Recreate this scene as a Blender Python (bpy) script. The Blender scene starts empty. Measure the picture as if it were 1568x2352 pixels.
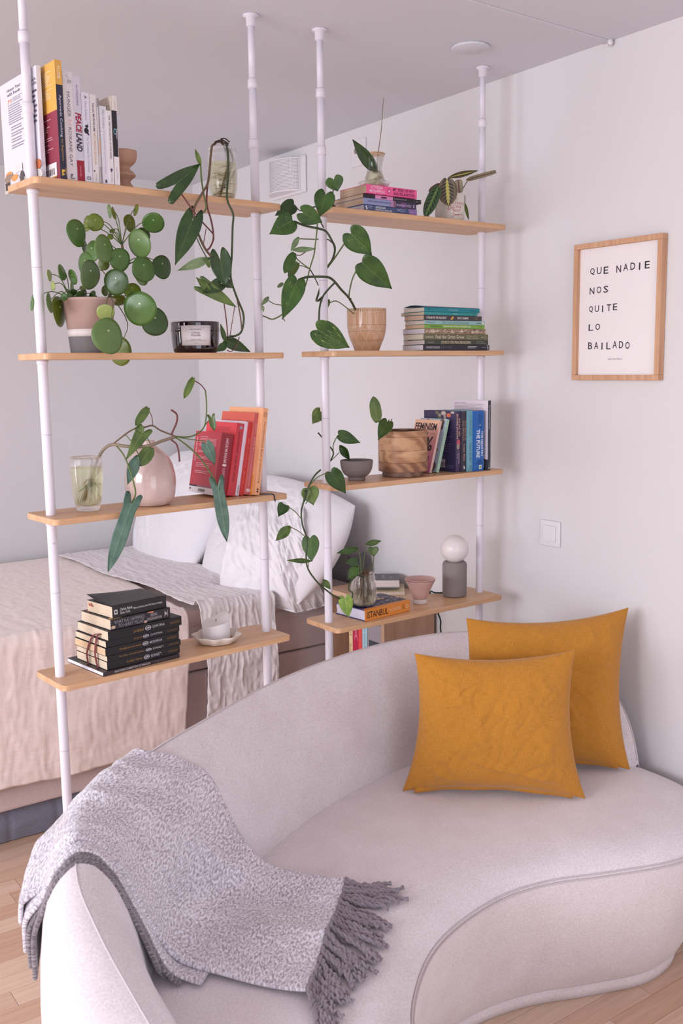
import bpy, bmesh, math, random
from math import sin, cos, pi, sqrt, radians, atan2
from mathutils import Vector, Matrix, noise
from mathutils.bvhtree import BVHTree
random.seed(7)
V = Vector
SC = bpy.context.scene
COL = SC.collection

# ------------------------------------------------------------------ camera
F_PX, PITCH, ROLL, YAW, CAM_H = 2268.4, .1451, .0138, .6159, 1.59
CAM = V((0, 0, CAM_H))
_cy, _sy = cos(YAW), sin(YAW)
FW = V((_sy * cos(PITCH), _cy * cos(PITCH), -sin(PITCH)))
_r = V((_cy, -_sy, 0)); _d = FW.cross(_r)
RT = cos(ROLL) * _r + sin(ROLL) * _d
DN = -sin(ROLL) * _r + cos(ROLL) * _d
cd = bpy.data.cameras.new('camera'); cam = bpy.data.objects.new('camera', cd); COL.objects.link(cam)
cd.sensor_fit = 'VERTICAL'; cd.sensor_height = 36.0; cd.sensor_width = 24.0
cd.lens = F_PX / 2352 * 36.0; cd.clip_start = .05
cam.matrix_world = Matrix(((RT.x, -DN.x, -FW.x, 0), (RT.y, -DN.y, -FW.y, 0), (RT.z, -DN.z, -FW.z, CAM_H), (0, 0, 0, 1)))
cd.dof.use_dof = True; cd.dof.focus_distance = 2.75; cd.dof.aperture_fstop = 7.0
SC.camera = cam

# ------------------------------------------------------------------ world, window light, exposure
w = bpy.data.worlds.new('world'); SC.world = w; w.use_nodes = True
bg = w.node_tree.nodes['Background']; bg.inputs[0].default_value = (.80, .88, 1, 1); bg.inputs[1].default_value = 1.0
def area(name, loc, rot, sx, sy, power, col):
    l = bpy.data.lights.new(name, 'AREA'); l.shape = 'RECTANGLE'; l.size = sx; l.size_y = sy
    l.energy = power; l.color = col
    o = bpy.data.objects.new(name, l); COL.objects.link(o); o.location = loc; o.rotation_euler = rot
    return o
# daylight entering by the big window in the left wall; the lamp behind the camera is added fill
area('window_daylight', (-3.42, 1.10, 1.70), (0, -radians(54), 0), 1.5, 2.4, 112, (1.0, 1.035, 1.12))
area('bedroom_window_daylight', (-3.44, 3.45, 1.35), (0, -radians(98), 0), 1.3, 1.3, 26, (1.0, 1.025, 1.06))
area('front_fill', (.2, -2.02, 1.15), (pi / 2, 0, 0), 1.8, 2.1, 18, (1.0, 1.035, 1.12))
vs = SC.view_settings; vs.view_transform = 'Standard'; vs.look = 'None'; vs.exposure = 0.38; vs.gamma = 1.0
try: vs.use_curve_mapping = False
except Exception: pass

# ------------------------------------------------------------------ pixel <-> room helpers (the room is measured from the photograph)
def ray(u, v): return (RT * ((u - 784) / F_PX) + DN * ((v - 1176) / F_PX) + FW)
def atz(u, v, z): r = ray(u, v); return CAM + r * ((z - CAM_H) / r.z)
def atx(u, v, x): r = ray(u, v); return CAM + r * (x / r.x)
def aty(u, v, y): r = ray(u, v); return CAM + r * (y / r.y)
def proj(p):
    c = V(p) - CAM; k = c.dot(FW); return (784 + F_PX * c.dot(RT) / k, 1176 + F_PX * c.dot(DN) / k)
UN = {'A': (.7594, 2.2212, .0723), 'B': (1.5808, 2.2618, .0183)}
LV = {'A': (2.0166, 1.6322, 1.2517, .8532), 'B': (2.022, 1.6367, 1.26, .8465)}
SL, SD, ST = .6732, .1659, .0150
def ux(U): t = UN[U][2]; return V((cos(t), sin(t), 0))
def uy(U): t = UN[U][2]; return V((-sin(t), cos(t), 0))
def W(U, s, q, z): x, y, t = UN[U]; return V((x, y, z)) + ux(U) * s + uy(U) * q
def P(U, u, v, q):                      # point on the vertical plane at depth q of a shelving unit
    n = uy(U); o = W(U, 0, q, 0); r = ray(u, v)
    return CAM + r * ((o - CAM).dot(n) / r.dot(n))
def sz(U, u, v, q):
    p = P(U, u, v, q); return (p - W(U, 0, q, 0)).dot(ux(U)), p.z
def s_at(U, u, q, z):
    a, b = -1., 2.
    for _ in range(50):
        m = (a + b) / 2
        if proj(W(U, m, q, z))[0] < u: a = m
        else: b = m
    return a
def z_at(U, s, q, v):
    a, b = 0., 3.
    for _ in range(50):
        m = (a + b) / 2
        if proj(W(U, s, q, m))[1] > v: a = m
        else: b = m
    return a
def q_at(U, s, z, u):                   # depth at which the line (s, z) crosses pixel column u
    a, b = -.2, .6
    for _ in range(50):
        m = (a + b) / 2
        if proj(W(U, s, m, z))[0] > u: a = m
        else: b = m
    return a

# ------------------------------------------------------------------ materials
def lin(c):
    return tuple((x / 255 / 12.92 if x / 255 <= .04045 else ((x / 255 + .055) / 1.055) ** 2.4) for x in c[:3]) + (1,)
_M = {}
class N:
    """tiny node-graph helper"""
    def __init__(s, name):
        s.m = bpy.data.materials.new(name); s.m.use_nodes = True; s.t = s.m.node_tree
        s.b = s.t.nodes['Principled BSDF']; s.out = s.t.nodes['Material Output']
    def n(s, typ, ins=None, **kw):
        nd = s.t.nodes.new('ShaderNode' + typ)
        for k, v in kw.items(): setattr(nd, k, v)
        for k, v in (ins or {}).items():
            if hasattr(v, 'is_output'): s.t.links.new(v, nd.inputs[k])
            else: nd.inputs[k].default_value = v
        return nd
    def set(s, k, v):
        if hasattr(v, 'is_output'): s.t.links.new(v, s.b.inputs[k])
        else: s.b.inputs[k].default_value = v
    def mix(s, f, a, b, mode='MIX'):
        nd = s.t.nodes.new('ShaderNodeMix'); nd.data_type = 'RGBA'; nd.blend_type = mode
        for i, v in ((0, f), (6, a), (7, b)):
            if hasattr(v, 'is_output'): s.t.links.new(v, nd.inputs[i])
            else: nd.inputs[i].default_value = v
        return nd.outputs[2]
    def coord(s, kind='Object', scale=(1, 1, 1), rot=(0, 0, 0)):
        tc = s.n('TexCoord'); mp = s.n('Mapping', {'Vector': tc.outputs[kind], 'Scale': scale, 'Rotation': rot}); return mp.outputs[0]
    def noise(s, vec, scale, detail=3, rough=.55):
        return s.n('TexNoise', {'Vector': vec, 'Scale': scale, 'Detail': detail, 'Roughness': rough}).outputs['Fac']
    def ramp(s, f, stops):
        r = s.n('ValToRGB', {'Fac': f}); cr = r.color_ramp
        while len(cr.elements) < len(stops): cr.elements.new(.5)
        for e, (p, c) in zip(cr.elements, stops): e.position = p; e.color = c
        return r.outputs[0]
    def math(s, op, a, b=None, c=None):
        ins = {0: a}
        if b is not None: ins[1] = b
        if c is not None: ins[2] = c
        return s.n('Math', ins, operation=op).outputs[0]
    def bump(s, h, strength=.3, dist=.002):
        s.set('Normal', s.n('Bump', {'Height': h, 'Strength': strength, 'Distance': dist}).outputs[0])
def flat(c, rough=.6, spec=.4, name=None):
    k = (tuple(c), rough, spec)
    if k not in _M:
        g = N(name or 'paint_%d_%d_%d' % tuple(c[:3])); g.set('Base Color', lin(c)); g.set('Roughness', rough); g.set('Specular IOR Level', spec); _M[k] = g.m
    return _M[k]
def m_plaster(name, c):
    g = N(name); v = g.coord('Object')
    n1 = g.noise(v, 1.3, 3); n2 = g.noise(v, 160, 4)
    g.set('Base Color', g.mix(n1, lin([x - 3 for x in c]), lin([min(255, x + 2) for x in c])))
    g.set('Roughness', .78); g.set('Specular IOR Level', .25); g.bump(n2, .09, .002); return g.m
def m_wood(name, dark, light, axis=0, scale=1.0, rough=.45, knots=False):
    g = N(name); sc = [26 * scale] * 3; sc[axis] = 1.6 * scale
    v = g.coord('Object', tuple(sc)); n1 = g.noise(v, 2.2, 5, .6)
    sc2 = [120 * scale] * 3; sc2[axis] = 5 * scale
    n2 = g.noise(g.coord('Object', tuple(sc2)), 2, 3)
    c = g.mix(g.ramp(n1, [(.3, (0, 0, 0, 1)), (.72, (1, 1, 1, 1))]), lin(dark), lin(light))
    c = g.mix(g.math('MULTIPLY', n2, .22), c, lin([x * .78 for x in dark]))
    g.set('Base Color', c); g.set('Roughness', rough); g.set('Specular IOR Level', .35); g.bump(n2, .08, .001); return g.m
def m_cloth(name, c1, c2, scale=900, big=6, rough=.9, sheen=.3, bump=.25, stretch=(1, 1, 1)):
    g = N(name); v = g.coord('Object', stretch)
    n1 = g.noise(v, scale * .35, 3, .7); n2 = g.noise(v, big, 3)
    f = g.math('ADD', g.math('MULTIPLY', n1, .75), g.math('MULTIPLY', n2, .25))
    g.set('Base Color', g.mix(g.ramp(f, [(.32, (0, 0, 0, 1)), (.68, (1, 1, 1, 1))]), lin(c1), lin(c2)))
    g.set('Roughness', rough); g.set('Sheen Weight', sheen); g.set('Sheen Roughness', .5); g.set('Specular IOR Level', .2)
    g.bump(n1, bump, .0012); return g.m
def m_linen(name, c1, c2, s=1.0):
    g = N(name); v = g.coord('UV')
    a = g.noise(g.n('Mapping', {'Vector': v, 'Scale': (700 * s, 22 * s, 1)}).outputs[0], 1, 2, .6)
    b = g.noise(g.n('Mapping', {'Vector': v, 'Scale': (22 * s, 700 * s, 1)}).outputs[0], 1, 2, .6)
    f = g.math('MULTIPLY', g.math('ADD', a, b), .5)
    g.set('Base Color', g.mix(g.ramp(f, [(.36, (0, 0, 0, 1)), (.64, (1, 1, 1, 1))]), lin(c1), lin(c2)))
    g.set('Roughness', .92); g.set('Sheen Weight', .25); g.set('Specular IOR Level', .15); g.bump(f, .35, .001); return g.m
def m_glass(name, col=(1, 1, 1), ior=1.45, rough=0.0):
    g = N(name); b = g.t.nodes.new('ShaderNodeBsdfGlass'); b.inputs['Color'].default_value = col + (1,); b.inputs['IOR'].default_value = ior; b.inputs['Roughness'].default_value = rough
    tr = g.t.nodes.new('ShaderNodeBsdfTransparent'); tr.inputs[0].default_value = col + (1,)
    mx = g.t.nodes.new('ShaderNodeMixShader'); mx.inputs[0].default_value = .55
    g.t.links.new(b.outputs[0], mx.inputs[1]); g.t.links.new(tr.outputs[0], mx.inputs[2])
    g.t.links.new(mx.outputs[0], g.out.inputs[0]); return g.m
def grn(c): return (c[0] * 1.0, c[1] * .92, c[2] * .76)
def m_leaf(name, dark, light, rib, vari=None, rough=.38, under=None):
    if 'blue' not in name and 'pale' not in name and 'olive' not in name: dark, light, rib = grn(dark), grn(light), grn(rib)
    g = N(name); tc = g.n('TexCoord'); uv = tc.outputs['UV']
    sx = g.n('SeparateXYZ', {0: uv}); k = g.math('ABSOLUTE', sx.outputs[0])
    n1 = g.noise(tc.outputs['Object'], 28, 3)
    c = g.mix(g.ramp(n1, [(.35, (0, 0, 0, 1)), (.65, (1, 1, 1, 1))]), lin(dark), lin(light))
    # side veins and midrib
    vein = g.math('ABSOLUTE', g.math('SINE', g.math('MULTIPLY', g.math('ADD', sx.outputs[1], g.math('MULTIPLY', k, -.35)), 34)))
    c = g.mix(g.math('MULTIPLY', g.math('LESS_THAN', vein, .16), .22), c, lin(rib))
    c = g.mix(g.math('MULTIPLY', g.math('LESS_THAN', k, .035), .7), c, lin(rib))
    if vari:
        nv = g.noise(g.n('Mapping', {'Vector': uv, 'Scale': (9, 2.6, 1), 'Location': (vari[3], vari[4], 0)}).outputs[0], 1.6, 4, .7)
        c = g.mix(g.ramp(nv, [(vari[5], (0, 0, 0, 1)), (vari[5] + .03, (1, 1, 1, 1))]), c, lin(vari[:3]))
    g.set('Base Color', c); g.set('Roughness', rough); g.set('Specular IOR Level', .5)
    g.bump(g.math('LESS_THAN', vein, .2), .12, .0008); return g.m

WHITE_WALL = m_plaster('wall_plaster', (220, 216, 217))
CEIL = m_plaster('ceiling_plaster', (218, 217, 223))
BAMBOO = m_wood('bamboo', (206, 158, 118), (232, 190, 150), 0, 1.0, .38)
OAKP = [m_wood('oak_plank_%d' % i, a, b, 0, 1.2, .42) for i, (a, b) in enumerate((((212, 174, 150), (232, 200, 178)), ((218, 182, 158), (236, 206, 186)), ((204, 164, 138), (226, 190, 166)), ((222, 188, 164), (240, 212, 192))))]
BIRCH = m_wood('birch_veneer', (186, 146, 120), (206, 168, 142), 2, 1.0, .5)
BIRCH_T = m_wood('birch_veneer_top', (206, 166, 138), (222, 186, 160), 1, .8, .5)
POLE = flat((226, 220, 230), .32, .5, 'white_enamel')
PLASTIC = flat((226, 221, 224), .35, .5, 'white_plastic')
SOFA = m_cloth('chenille', (212, 199, 202), (242, 234, 238), 750, 9, .95, .3, .3)
SOFA_SEAM = flat((208, 197, 200), .9, .1, 'sofa_seam')
GLASS = m_glass('clear_glass', (.985, .985, .98))
WATER = m_glass('water', (.95, .945, .82), 1.33)
PAGES = {}
def pages_mat(c):
    if c not in PAGES:
        g = N('paper_edge'); v = g.coord('Object', (1, 1, 1)); n1 = g.noise(v, 420, 2)
        g.set('Base Color', g.mix(n1, lin([x * .92 for x in c]), lin(c))); g.set('Roughness', .9); g.set('Specular IOR Level', .1); PAGES[c] = g.m
    return PAGES[c]

# ------------------------------------------------------------------ object helpers
def mesh(name, vs_, fs, mat, parent=None, smooth=False, uvs=None, mi=None):
    me = bpy.data.meshes.new(name)
    off = V(parent['_o']) if parent is not None and '_o' in parent else V((0, 0, 0))
    me.from_pydata([tuple(V(v) - off) for v in vs_], [], fs)
    for m in (mat if isinstance(mat, (list, tuple)) else [mat]): me.materials.append(m)
    if uvs:
        ul = me.uv_layers.new(name='UVMap')
        for l in me.loops: ul.data[l.index].uv = uvs[l.vertex_index]
    if mi: me.polygons.foreach_set('material_index', mi)
    if smooth: me.polygons.foreach_set('use_smooth', [True] * len(me.polygons))
    me.update()
    o = bpy.data.objects.new(name, me); COL.objects.link(o)
    if parent is not None:
        o.parent = parent; o['_o'] = tuple(off)
    return o
def tag(o, label, cat, group=None):
    o['label'] = label; o['category'] = cat
    if group: o['group'] = group
    return o
def thing(name, label, cat, loc, group=None):
    o = bpy.data.objects.new(name, None); COL.objects.link(o); o.empty_display_size = .02
    o.location = V(loc); o['_o'] = tuple(loc); return tag(o, label, cat, group)
def struct(o): o['kind'] = 'structure'; return o
class B:
    """collects geometry"""
    def __init__(s): s.v = []; s.f = []; s.uv = []; s.mi = []; s.cur = 0
    def add(s, vs_, fs, uvs=None):
        n = len(s.v); s.v += [V(x) for x in vs_]; s.f += [tuple(i + n for i in f) for f in fs]; s.mi += [s.cur] * len(fs)
        s.uv += (uvs if uvs else [(0, 0)] * len(vs_)); return s
    def box(s, o, X, Y, Z):                 # corner + three edge vectors (right handed)
        o, X, Y, Z = V(o), V(X), V(Y), V(Z)
        if X.cross(Y).dot(Z) < 0: X, Y = Y, X
        vs_ = [o, o + X, o + X + Y, o + Y, o + Z, o + X + Z, o + X + Y + Z, o + Y + Z]
        return s.add(vs_, [(3, 2, 1, 0), (4, 5, 6, 7), (0, 1, 5, 4), (1, 2, 6, 5), (2, 3, 7, 6), (3, 0, 4, 7)])
    def cbox(s, c, a, b, d): return s.box(V(c) - V((a, b, d)) / 2, (a, 0, 0), (0, b, 0), (0, 0, d))
    def tube(s, pts, r, n=8, caps=True, sub=4):
        pts = [V(p) for p in pts]; rs = r if isinstance(r, (list, tuple)) else [r] * len(pts)
        if sub > 1 and len(pts) > 2: pts, rs = smooth_path(pts, rs, sub)
        up = None; rings = []
        for i, p in enumerate(pts):
            d = (pts[min(i + 1, len(pts) - 1)] - pts[max(i - 1, 0)]).normalized()
            if up is None: up = d.orthogonal().normalized()
            up = (up - d * up.dot(d))
            up = up.normalized() if up.length > 1e-6 else d.orthogonal().normalized()
            sd = d.cross(up); rings.append([p + (up * cos(2 * pi * k / n) + sd * sin(2 * pi * k / n)) * rs[i] for k in range(n)])
        vs_ = [v for rg in rings for v in rg]
        fs = [(i * n + k, i * n + (k + 1) % n, (i + 1) * n + (k + 1) % n, (i + 1) * n + k) for i in range(len(rings) - 1) for k in range(n)]
        if caps: fs += [tuple(range(n))[::-1], tuple((len(rings) - 1) * n + k for k in range(n))]
        return s.add(vs_, fs)
    def lathe(s, prof, c, n=32, ax=V((0, 0, 1)), fn=None):
        c = V(c); ax = V(ax).normalized(); e1 = V((1, 0, 0)) if abs(ax.z) > .9 else ax.orthogonal().normalized(); e1 = (e1 - ax * e1.dot(ax)).normalized(); e2 = ax.cross(e1)
        vs_, fs, uv = [], [], []
        for j, (r, z) in enumerate(prof):
            for k in range(n):
                t = 2 * pi * k / n; rr = fn(r, z, t) if fn else r
                vs_.append(c + ax * z + (e1 * cos(t) + e2 * sin(t)) * rr); uv.append((k / n, j / max(1, len(prof) - 1)))
        for j in range(len(prof) - 1):
            for k in range(n):
                a, b = j * n + k, j * n + (k + 1) % n; fs.append((a, b, b + n, a + n))
        if prof[0][0] < 1e-3 or True:
            if prof[0][0] > 1e-4: fs.append(tuple(range(n))[::-1])
            if prof[-1][0] > 1e-4: fs.append(tuple((len(prof) - 1) * n + k for k in range(n)))
        return s.add(vs_, fs, uv)
    def grid(s, nu, nv, fn, uvf=None):
        vs_ = [fn(i / nu, j / nv) for j in range(nv + 1) for i in range(nu + 1)]
        uv = [(uvf(i / nu, j / nv) if uvf else (i / nu, j / nv)) for j in range(nv + 1) for i in range(nu + 1)]
        fs = [(j * (nu + 1) + i, j * (nu + 1) + i + 1, (j + 1) * (nu + 1) + i + 1, (j + 1) * (nu + 1) + i) for j in range(nv) for i in range(nu)]
        return s.add(vs_, fs, uv)
    def done(s, name, mat, parent=None, smooth=False, bevel=0, segs=2, solid=0, sub=0):
        o = mesh(name, s.v, s.f, mat, parent, smooth, s.uv, s.mi)
        if bevel:
            b = o.modifiers.new('bevel', 'BEVEL'); b.width = bevel; b.segments = segs; b.limit_method = 'ANGLE'; b.angle_limit = radians(40)
        if solid:
            m = o.modifiers.new('solidify', 'SOLIDIFY'); m.thickness = solid; m.offset = -1
        if sub:
            m = o.modifiers.new('sub', 'SUBSURF'); m.levels = sub; m.render_levels = sub
        return o
def smooth_path(pts, rs, sub):
    o, ro = [], []; n = len(pts)
    for i in range(n - 1):
        p0, p1, p2, p3 = pts[max(i - 1, 0)], pts[i], pts[i + 1], pts[min(i + 2, n - 1)]
        for k in range(sub):
            t = k / sub
            o.append(.5 * ((2 * p1) + (p2 - p0) * t + (2 * p0 - 5 * p1 + 4 * p2 - p3) * t * t + (3 * p1 - p0 - 3 * p2 + p3) * t ** 3)); ro.append(rs[i] * (1 - t) + rs[i + 1] * t)
    o.append(pts[-1]); ro.append(rs[-1]); return o, ro
def lerp_tab(tab, t):
    for (a, x), (b, y) in zip(tab, tab[1:]):
        if t <= b: return x + (y - x) * (t - a) / (b - a)
    return tab[-1][1]
# ---- flat print (lettering, small printed shapes) gathered on a plane
_TX = {}
def text_geo(s, bold=0.0, shear=0.0):
    k = (s, bold, shear)
    if k not in _TX:
        cu = bpy.data.curves.new('t', 'FONT'); cu.body = s; cu.resolution_u = 2; cu.offset = bold; cu.shear = shear; cu.fill_mode = 'FRONT'; cu.space_line = .95; cu.align_x = 'LEFT'
        ob = bpy.data.objects.new('t', cu); me = bpy.data.meshes.new_from_object(ob)
        vs_ = [tuple(v.co) for v in me.vertices]; fs = [tuple(p.vertices) for p in me.polygons]
        x0 = min(v[0] for v in vs_); x1 = max(v[0] for v in vs_); y0 = min(v[1] for v in vs_); y1 = max(v[1] for v in vs_)
        _TX[k] = ([((v[0] - x0) / (x1 - x0), (v[1] - y0) / (y1 - y0)) for v in vs_], fs)
        bpy.data.objects.remove(ob); bpy.data.curves.remove(cu); bpy.data.meshes.remove(me)
    return _TX[k]
class Print:
    def __init__(s, O, X, Y): s.O, s.X, s.Y = V(O), V(X), V(Y); s.Nn = s.X.cross(s.Y).normalized(); s.items = []; s.d = .0003
    def pt(s, a, b): return s.O + s.X * a + s.Y * b + s.Nn * s.d     # X, Y span the whole panel
    def text(s, t, a0, a1, b0, b1, c, bold=0.0, shear=0.0):
        vs_, fs = text_geo(t, bold, shear); s.items.append(([s.pt(a0 + (a1 - a0) * x, b0 + (b1 - b0) * y) for x, y in vs_], fs, c)); s.d += .00004; return s
    def rect(s, a0, a1, b0, b1, c): s.items.append(([s.pt(a0, b0), s.pt(a1, b0), s.pt(a1, b1), s.pt(a0, b1)], [(0, 1, 2, 3)], c)); s.d += .00004; return s
    def poly(s, pts, c): s.items.append(([s.pt(*p) for p in pts], [tuple(range(len(pts)))], c)); s.d += .00004; return s
    def disc(s, a, b, ra, rb, c, n=14, hole=0): 
        if hole:
            vs_ = [s.pt(a + ra * k_ * cos(2 * pi * i / n), b + rb * k_ * sin(2 * pi * i / n)) for k_ in (1, hole) for i in range(n)]
            s.items.append((vs_, [(i, (i + 1) % n, n + (i + 1) % n, n + i) for i in range(n)], c))
        else: s.items.append(([s.pt(a + ra * cos(2 * pi * i / n), b + rb * sin(2 * pi * i / n)) for i in range(n)], [tuple(range(n))], c))
        s.d += .00004; return s
    def lines(s, a0, a1, b0, b1, n, c, fill=.4, rag=.25, seed=1):
        r = random.Random(seed); h = (b1 - b0) / n
        for i in range(n): s.rect(a0, a1 - (a1 - a0) * r.random() * rag, b1 - h * (i + fill), b1 - h * i, c)
        return s
    def done(s, name, parent, rough=.55):
        mats, g = [], B()
        for vs_, fs, c in s.items:
            m = flat(c, rough) if isinstance(c, tuple) else c
            if m not in mats: mats.append(m)
            g.cur = mats.index(m); g.add(vs_, fs)
        return g.done(name, mats, parent)

# ================================================================== THE ROOM
XW, YB, XL, YF, ZC = 2.36, 4.58, -3.4, -1.9, 2.5
def wallbox(name, boxes, mat):
    g = B()
    for lo, hi in boxes: g.box(lo, (hi[0] - lo[0], 0, 0), (0, hi[1] - lo[1], 0), (0, 0, hi[2] - lo[2]))
    return struct(g.done(name, mat))
wallbox('wall_right', [((XW, YF - .1, 0), (XW + .1, YB + .1, ZC))], WHITE_WALL)
wallbox('wall_back', [((XL, YB, 0), (XW, YB + .1, ZC))], WHITE_WALL)
wallbox('wall_left', [((XL - .1, YF, 0), (XL, -.1, ZC)), ((XL - .1, 2.4, 0), (XL, 2.8, ZC)), ((XL - .1, 4.1, 0), (XL, YB, ZC)), ((XL - .1, 2.8, 0), (XL, 4.1, .75)), ((XL - .1, 2.8, 2.15), (XL, 4.1, ZC)), ((XL - .1, -.1, 2.3), (XL, 2.4, ZC)), ((XL - .1, -.1, 0), (XL, 2.4, .15))], WHITE_WALL)
wallbox('wall_front', [((XL, YF - .1, 0), (-.8, YF, ZC)), ((1.2, YF - .1, 0), (XW, YF, ZC)), ((-.8, YF - .1, 2.2), (1.2, YF, ZC))], WHITE_WALL)
wallbox('ceiling', [((XL - .1, YF - .1, ZC), (XW + .1, YB + .1, ZC + .1))], CEIL)
# window frame in the left wall and balcony door frame (seen only in reflections)
g = B()
for y in (-.1, .7, 1.55, 2.34): g.box((XL - .08, y, .15), (.07, 0, 0), (0, .06, 0), (0, 0, 2.15))
for z in (.15, 2.24): g.box((XL - .08, -.1, z), (.07, 0, 0), (0, 2.5, 0), (0, 0, .06))
struct(g.done('window_1', PLASTIC, bevel=.004))
g = B()
for y in (2.8, 3.43, 4.05): g.box((XL - .08, y, .75), (.07, 0, 0), (0, .05, 0), (0, 0, 1.4))
for z in (.75, 2.10): g.box((XL - .08, 2.8, z), (.07, 0, 0), (0, 1.3, 0), (0, 0, .05))
struct(g.done('window_2', PLASTIC, bevel=.004))
g = B()
for x in (-.8, .17, 1.14): g.box((x, YF - .08, 0), (.06, 0, 0), (0, .07, 0), (0, 0, 2.2))
for z in (.0, 2.14): g.box((-.8, YF - .08, z), (2.0, 0, 0), (0, .07, 0), (0, 0, .06))
struct(g.done('door_1', PLASTIC, bevel=.004))
g = B(); g.box((XW - .012, YF, 0), (.012, 0, 0), (0, YB - YF, 0), (0, 0, .07)); struct(g.done('baseboard_right', PLASTIC, bevel=.003))
g = B(); g.box((XL, YB - .012, 0), (XW - XL - .013, 0, 0), (0, .012, 0), (0, 0, .07)); struct(g.done('baseboard_back', PLASTIC, bevel=.003))
# raised joint between two ceiling slabs
a, b = atz(1085, 0, ZC), atz(1400, 92, ZC); d = (b - a).normalized(); b = a + d * ((XW - a.x) / d.x); a = a - d * 1.5
g = B(); g.box(a - V((0, 0, .003)), b - a, V((-d.y, d.x, 0)) * .03, (0, 0, .003)); struct(g.done('trim_1', CEIL, bevel=.0015))
# floor: a slab with oak parquet strips laid along x
g = B(); g.box((XL, YF, -.05), (XW - XL, 0, 0), (0, YB - YF, 0), (0, 0, .043)); fl = struct(g.done('floor', flat((92, 66, 50), .8)))
pw = .071
rng = random.Random(3); rest = B(); rest.cur = 0; made = 0; shapes = {}
for r in range(int((YB - YF) / pw)):
    y = YF + r * pw; x = XL - rng.random() * .5
    while x < XW:
        L = rng.choice((.42, .55, .68)); x0, x1 = max(x, XL), min(x + L, XW); x += L
        if x1 - x0 < .02: continue
        c = V(((x0 + x1) / 2, y + pw / 2, 0)); u, v = proj(c) if (c - CAM).dot(FW) > .2 else (-9999, 0)
        mi = rng.randrange(4); rel = (c - CAM).dot(FW)
        vis = rel > .3 and ((-260 < u < 330 and 1750 < v < 2700) or (900 < u < 1800 and 2050 < v < 2650))
        if vis and made < 290:
            key = (round(x1 - x0, 3), mi)
            if key not in shapes:
                q = B(); q.box((-(x1 - x0) / 2 + .0006, -pw / 2 + .0006, -.007), (x1 - x0 - .0012, 0, 0), (0, pw - .0012, 0), (0, 0, .007))
                me = bpy.data.meshes.new('plank'); me.from_pydata([tuple(p) for p in q.v], [], q.f); me.materials.append(OAKP[mi]); shapes[key] = me
            o = bpy.data.objects.new('plank', shapes[key]); COL.objects.link(o); o.location = c; o.parent = fl; made += 1
        else:
            rest.cur = mi; rest.box((x0 + .0006, y + .0006, -.007), (x1 - x0 - .0012, 0, 0), (0, pw - .0012, 0), (0, 0, .007))
o = rest.done('planks', OAKP, fl); o['kind'] = 'stuff'

# ================================================================== WALL AND CEILING FITTINGS
# framed print
fr = thing('picture_frame', 'oak framed print with black hand lettering hanging on the right wall', 'picture', (XW, 1.917, 1.743))
y0, y1, zt, zb, bw, dp = 2.0754, 1.7597, 1.944, 1.5427, .0155, .025
for nm, lo, sz_ in (('frame_bar', (XW - dp, y1, zt - bw), (dp - .001, y0 - y1, bw)), ('frame_bar', (XW - dp, y1, zb), (dp - .001, y0 - y1, bw)),
                    ('frame_bar', (XW - dp, y1, zb + bw), (dp - .001, bw, zt - zb - 2 * bw)), ('frame_bar', (XW - dp, y0 - bw, zb + bw), (dp - .001, bw, zt - zb - 2 * bw))):
    g = B(); g.box(lo, (sz_[0], 0, 0), (0, sz_[1], 0), (0, 0, sz_[2]))
    g.done(nm, OAKF if 'OAKF' in globals() else globals().setdefault('OAKF', m_wood('oak_frame', (196, 146, 112), (222, 178, 144), 2, 1.3, .5)), fr, bevel=.0012)
g = B(); g.box((XW - .012, y1 + bw, zb + bw), (.010, 0, 0), (0, y0 - y1 - 2 * bw, 0), (0, 0, zt - zb - 2 * bw)); g.done('paper', flat((238, 230, 230), .35, .5), fr)
_PR = ((XW - .0121, y0 - bw, zb + bw), V((0, -(y0 - y1 - 2 * bw), 0)), V((0, 0, zt - zb - 2 * bw)))
ink = (48, 44, 54)
def hand(t, a0, a1, b0, b1, ws=None):
    for k, wd in enumerate(t.split(' ')):
        if ws: a0, a1 = ws[k]
        n = len(wd); step = (a1 - a0) / (n - .3); pr = Print(*_PR)
        for i, ch in enumerate(wd):
            r = random.Random(ord(ch) * 7 + i); dy = (r.random() - .5) * .01; wch = step * (.18 if ch == 'I' else .68)
            pr.text(ch, a0 + i * step + (step * .2 if ch == 'I' else 0), a0 + i * step + (step * .2 if ch == 'I' else 0) + wch, b0 + dy, b1 + dy, ink, 0.008)
        pr.done('word', fr)
hand('QUE NADIE', 0, 0, .795, .850, [(.135, .375), (.475, .885)])
hand('NOS', .135, .380, .645, .698); hand('QUITE', .130, .500, .500, .552); hand('LO', .130, .285, .356, .408); hand('BAILADO', .130, .670, .205, .260)
pr = Print(*_PR); pr.text('RIO PACIFICO', .40, .58, .118, .130, (120, 112, 116)); pr.done('signature', fr)
# light switch
sw = thing('light_switch', 'white square rocker light switch on the right wall below the print', 'switch', (XW, 2.168, 1.053))
g = B(); yy, zz, s_ = 2.2103, 1.0952, .0838
g.box((XW - .008, yy - s_, zz - s_), (.008, 0, 0), (0, s_, 0), (0, 0, s_)); g.done('cover_plate', PLASTIC, sw, bevel=.004, segs=3)
g = B(); g.box((XW - .0135, yy - s_ * .82, zz - s_ * .80), (.006, 0, 0), (0, s_ * .62, 0), (0, 0, s_ * .62)); o = g.done('rocker', PLASTIC, sw, bevel=.0018)
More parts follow.
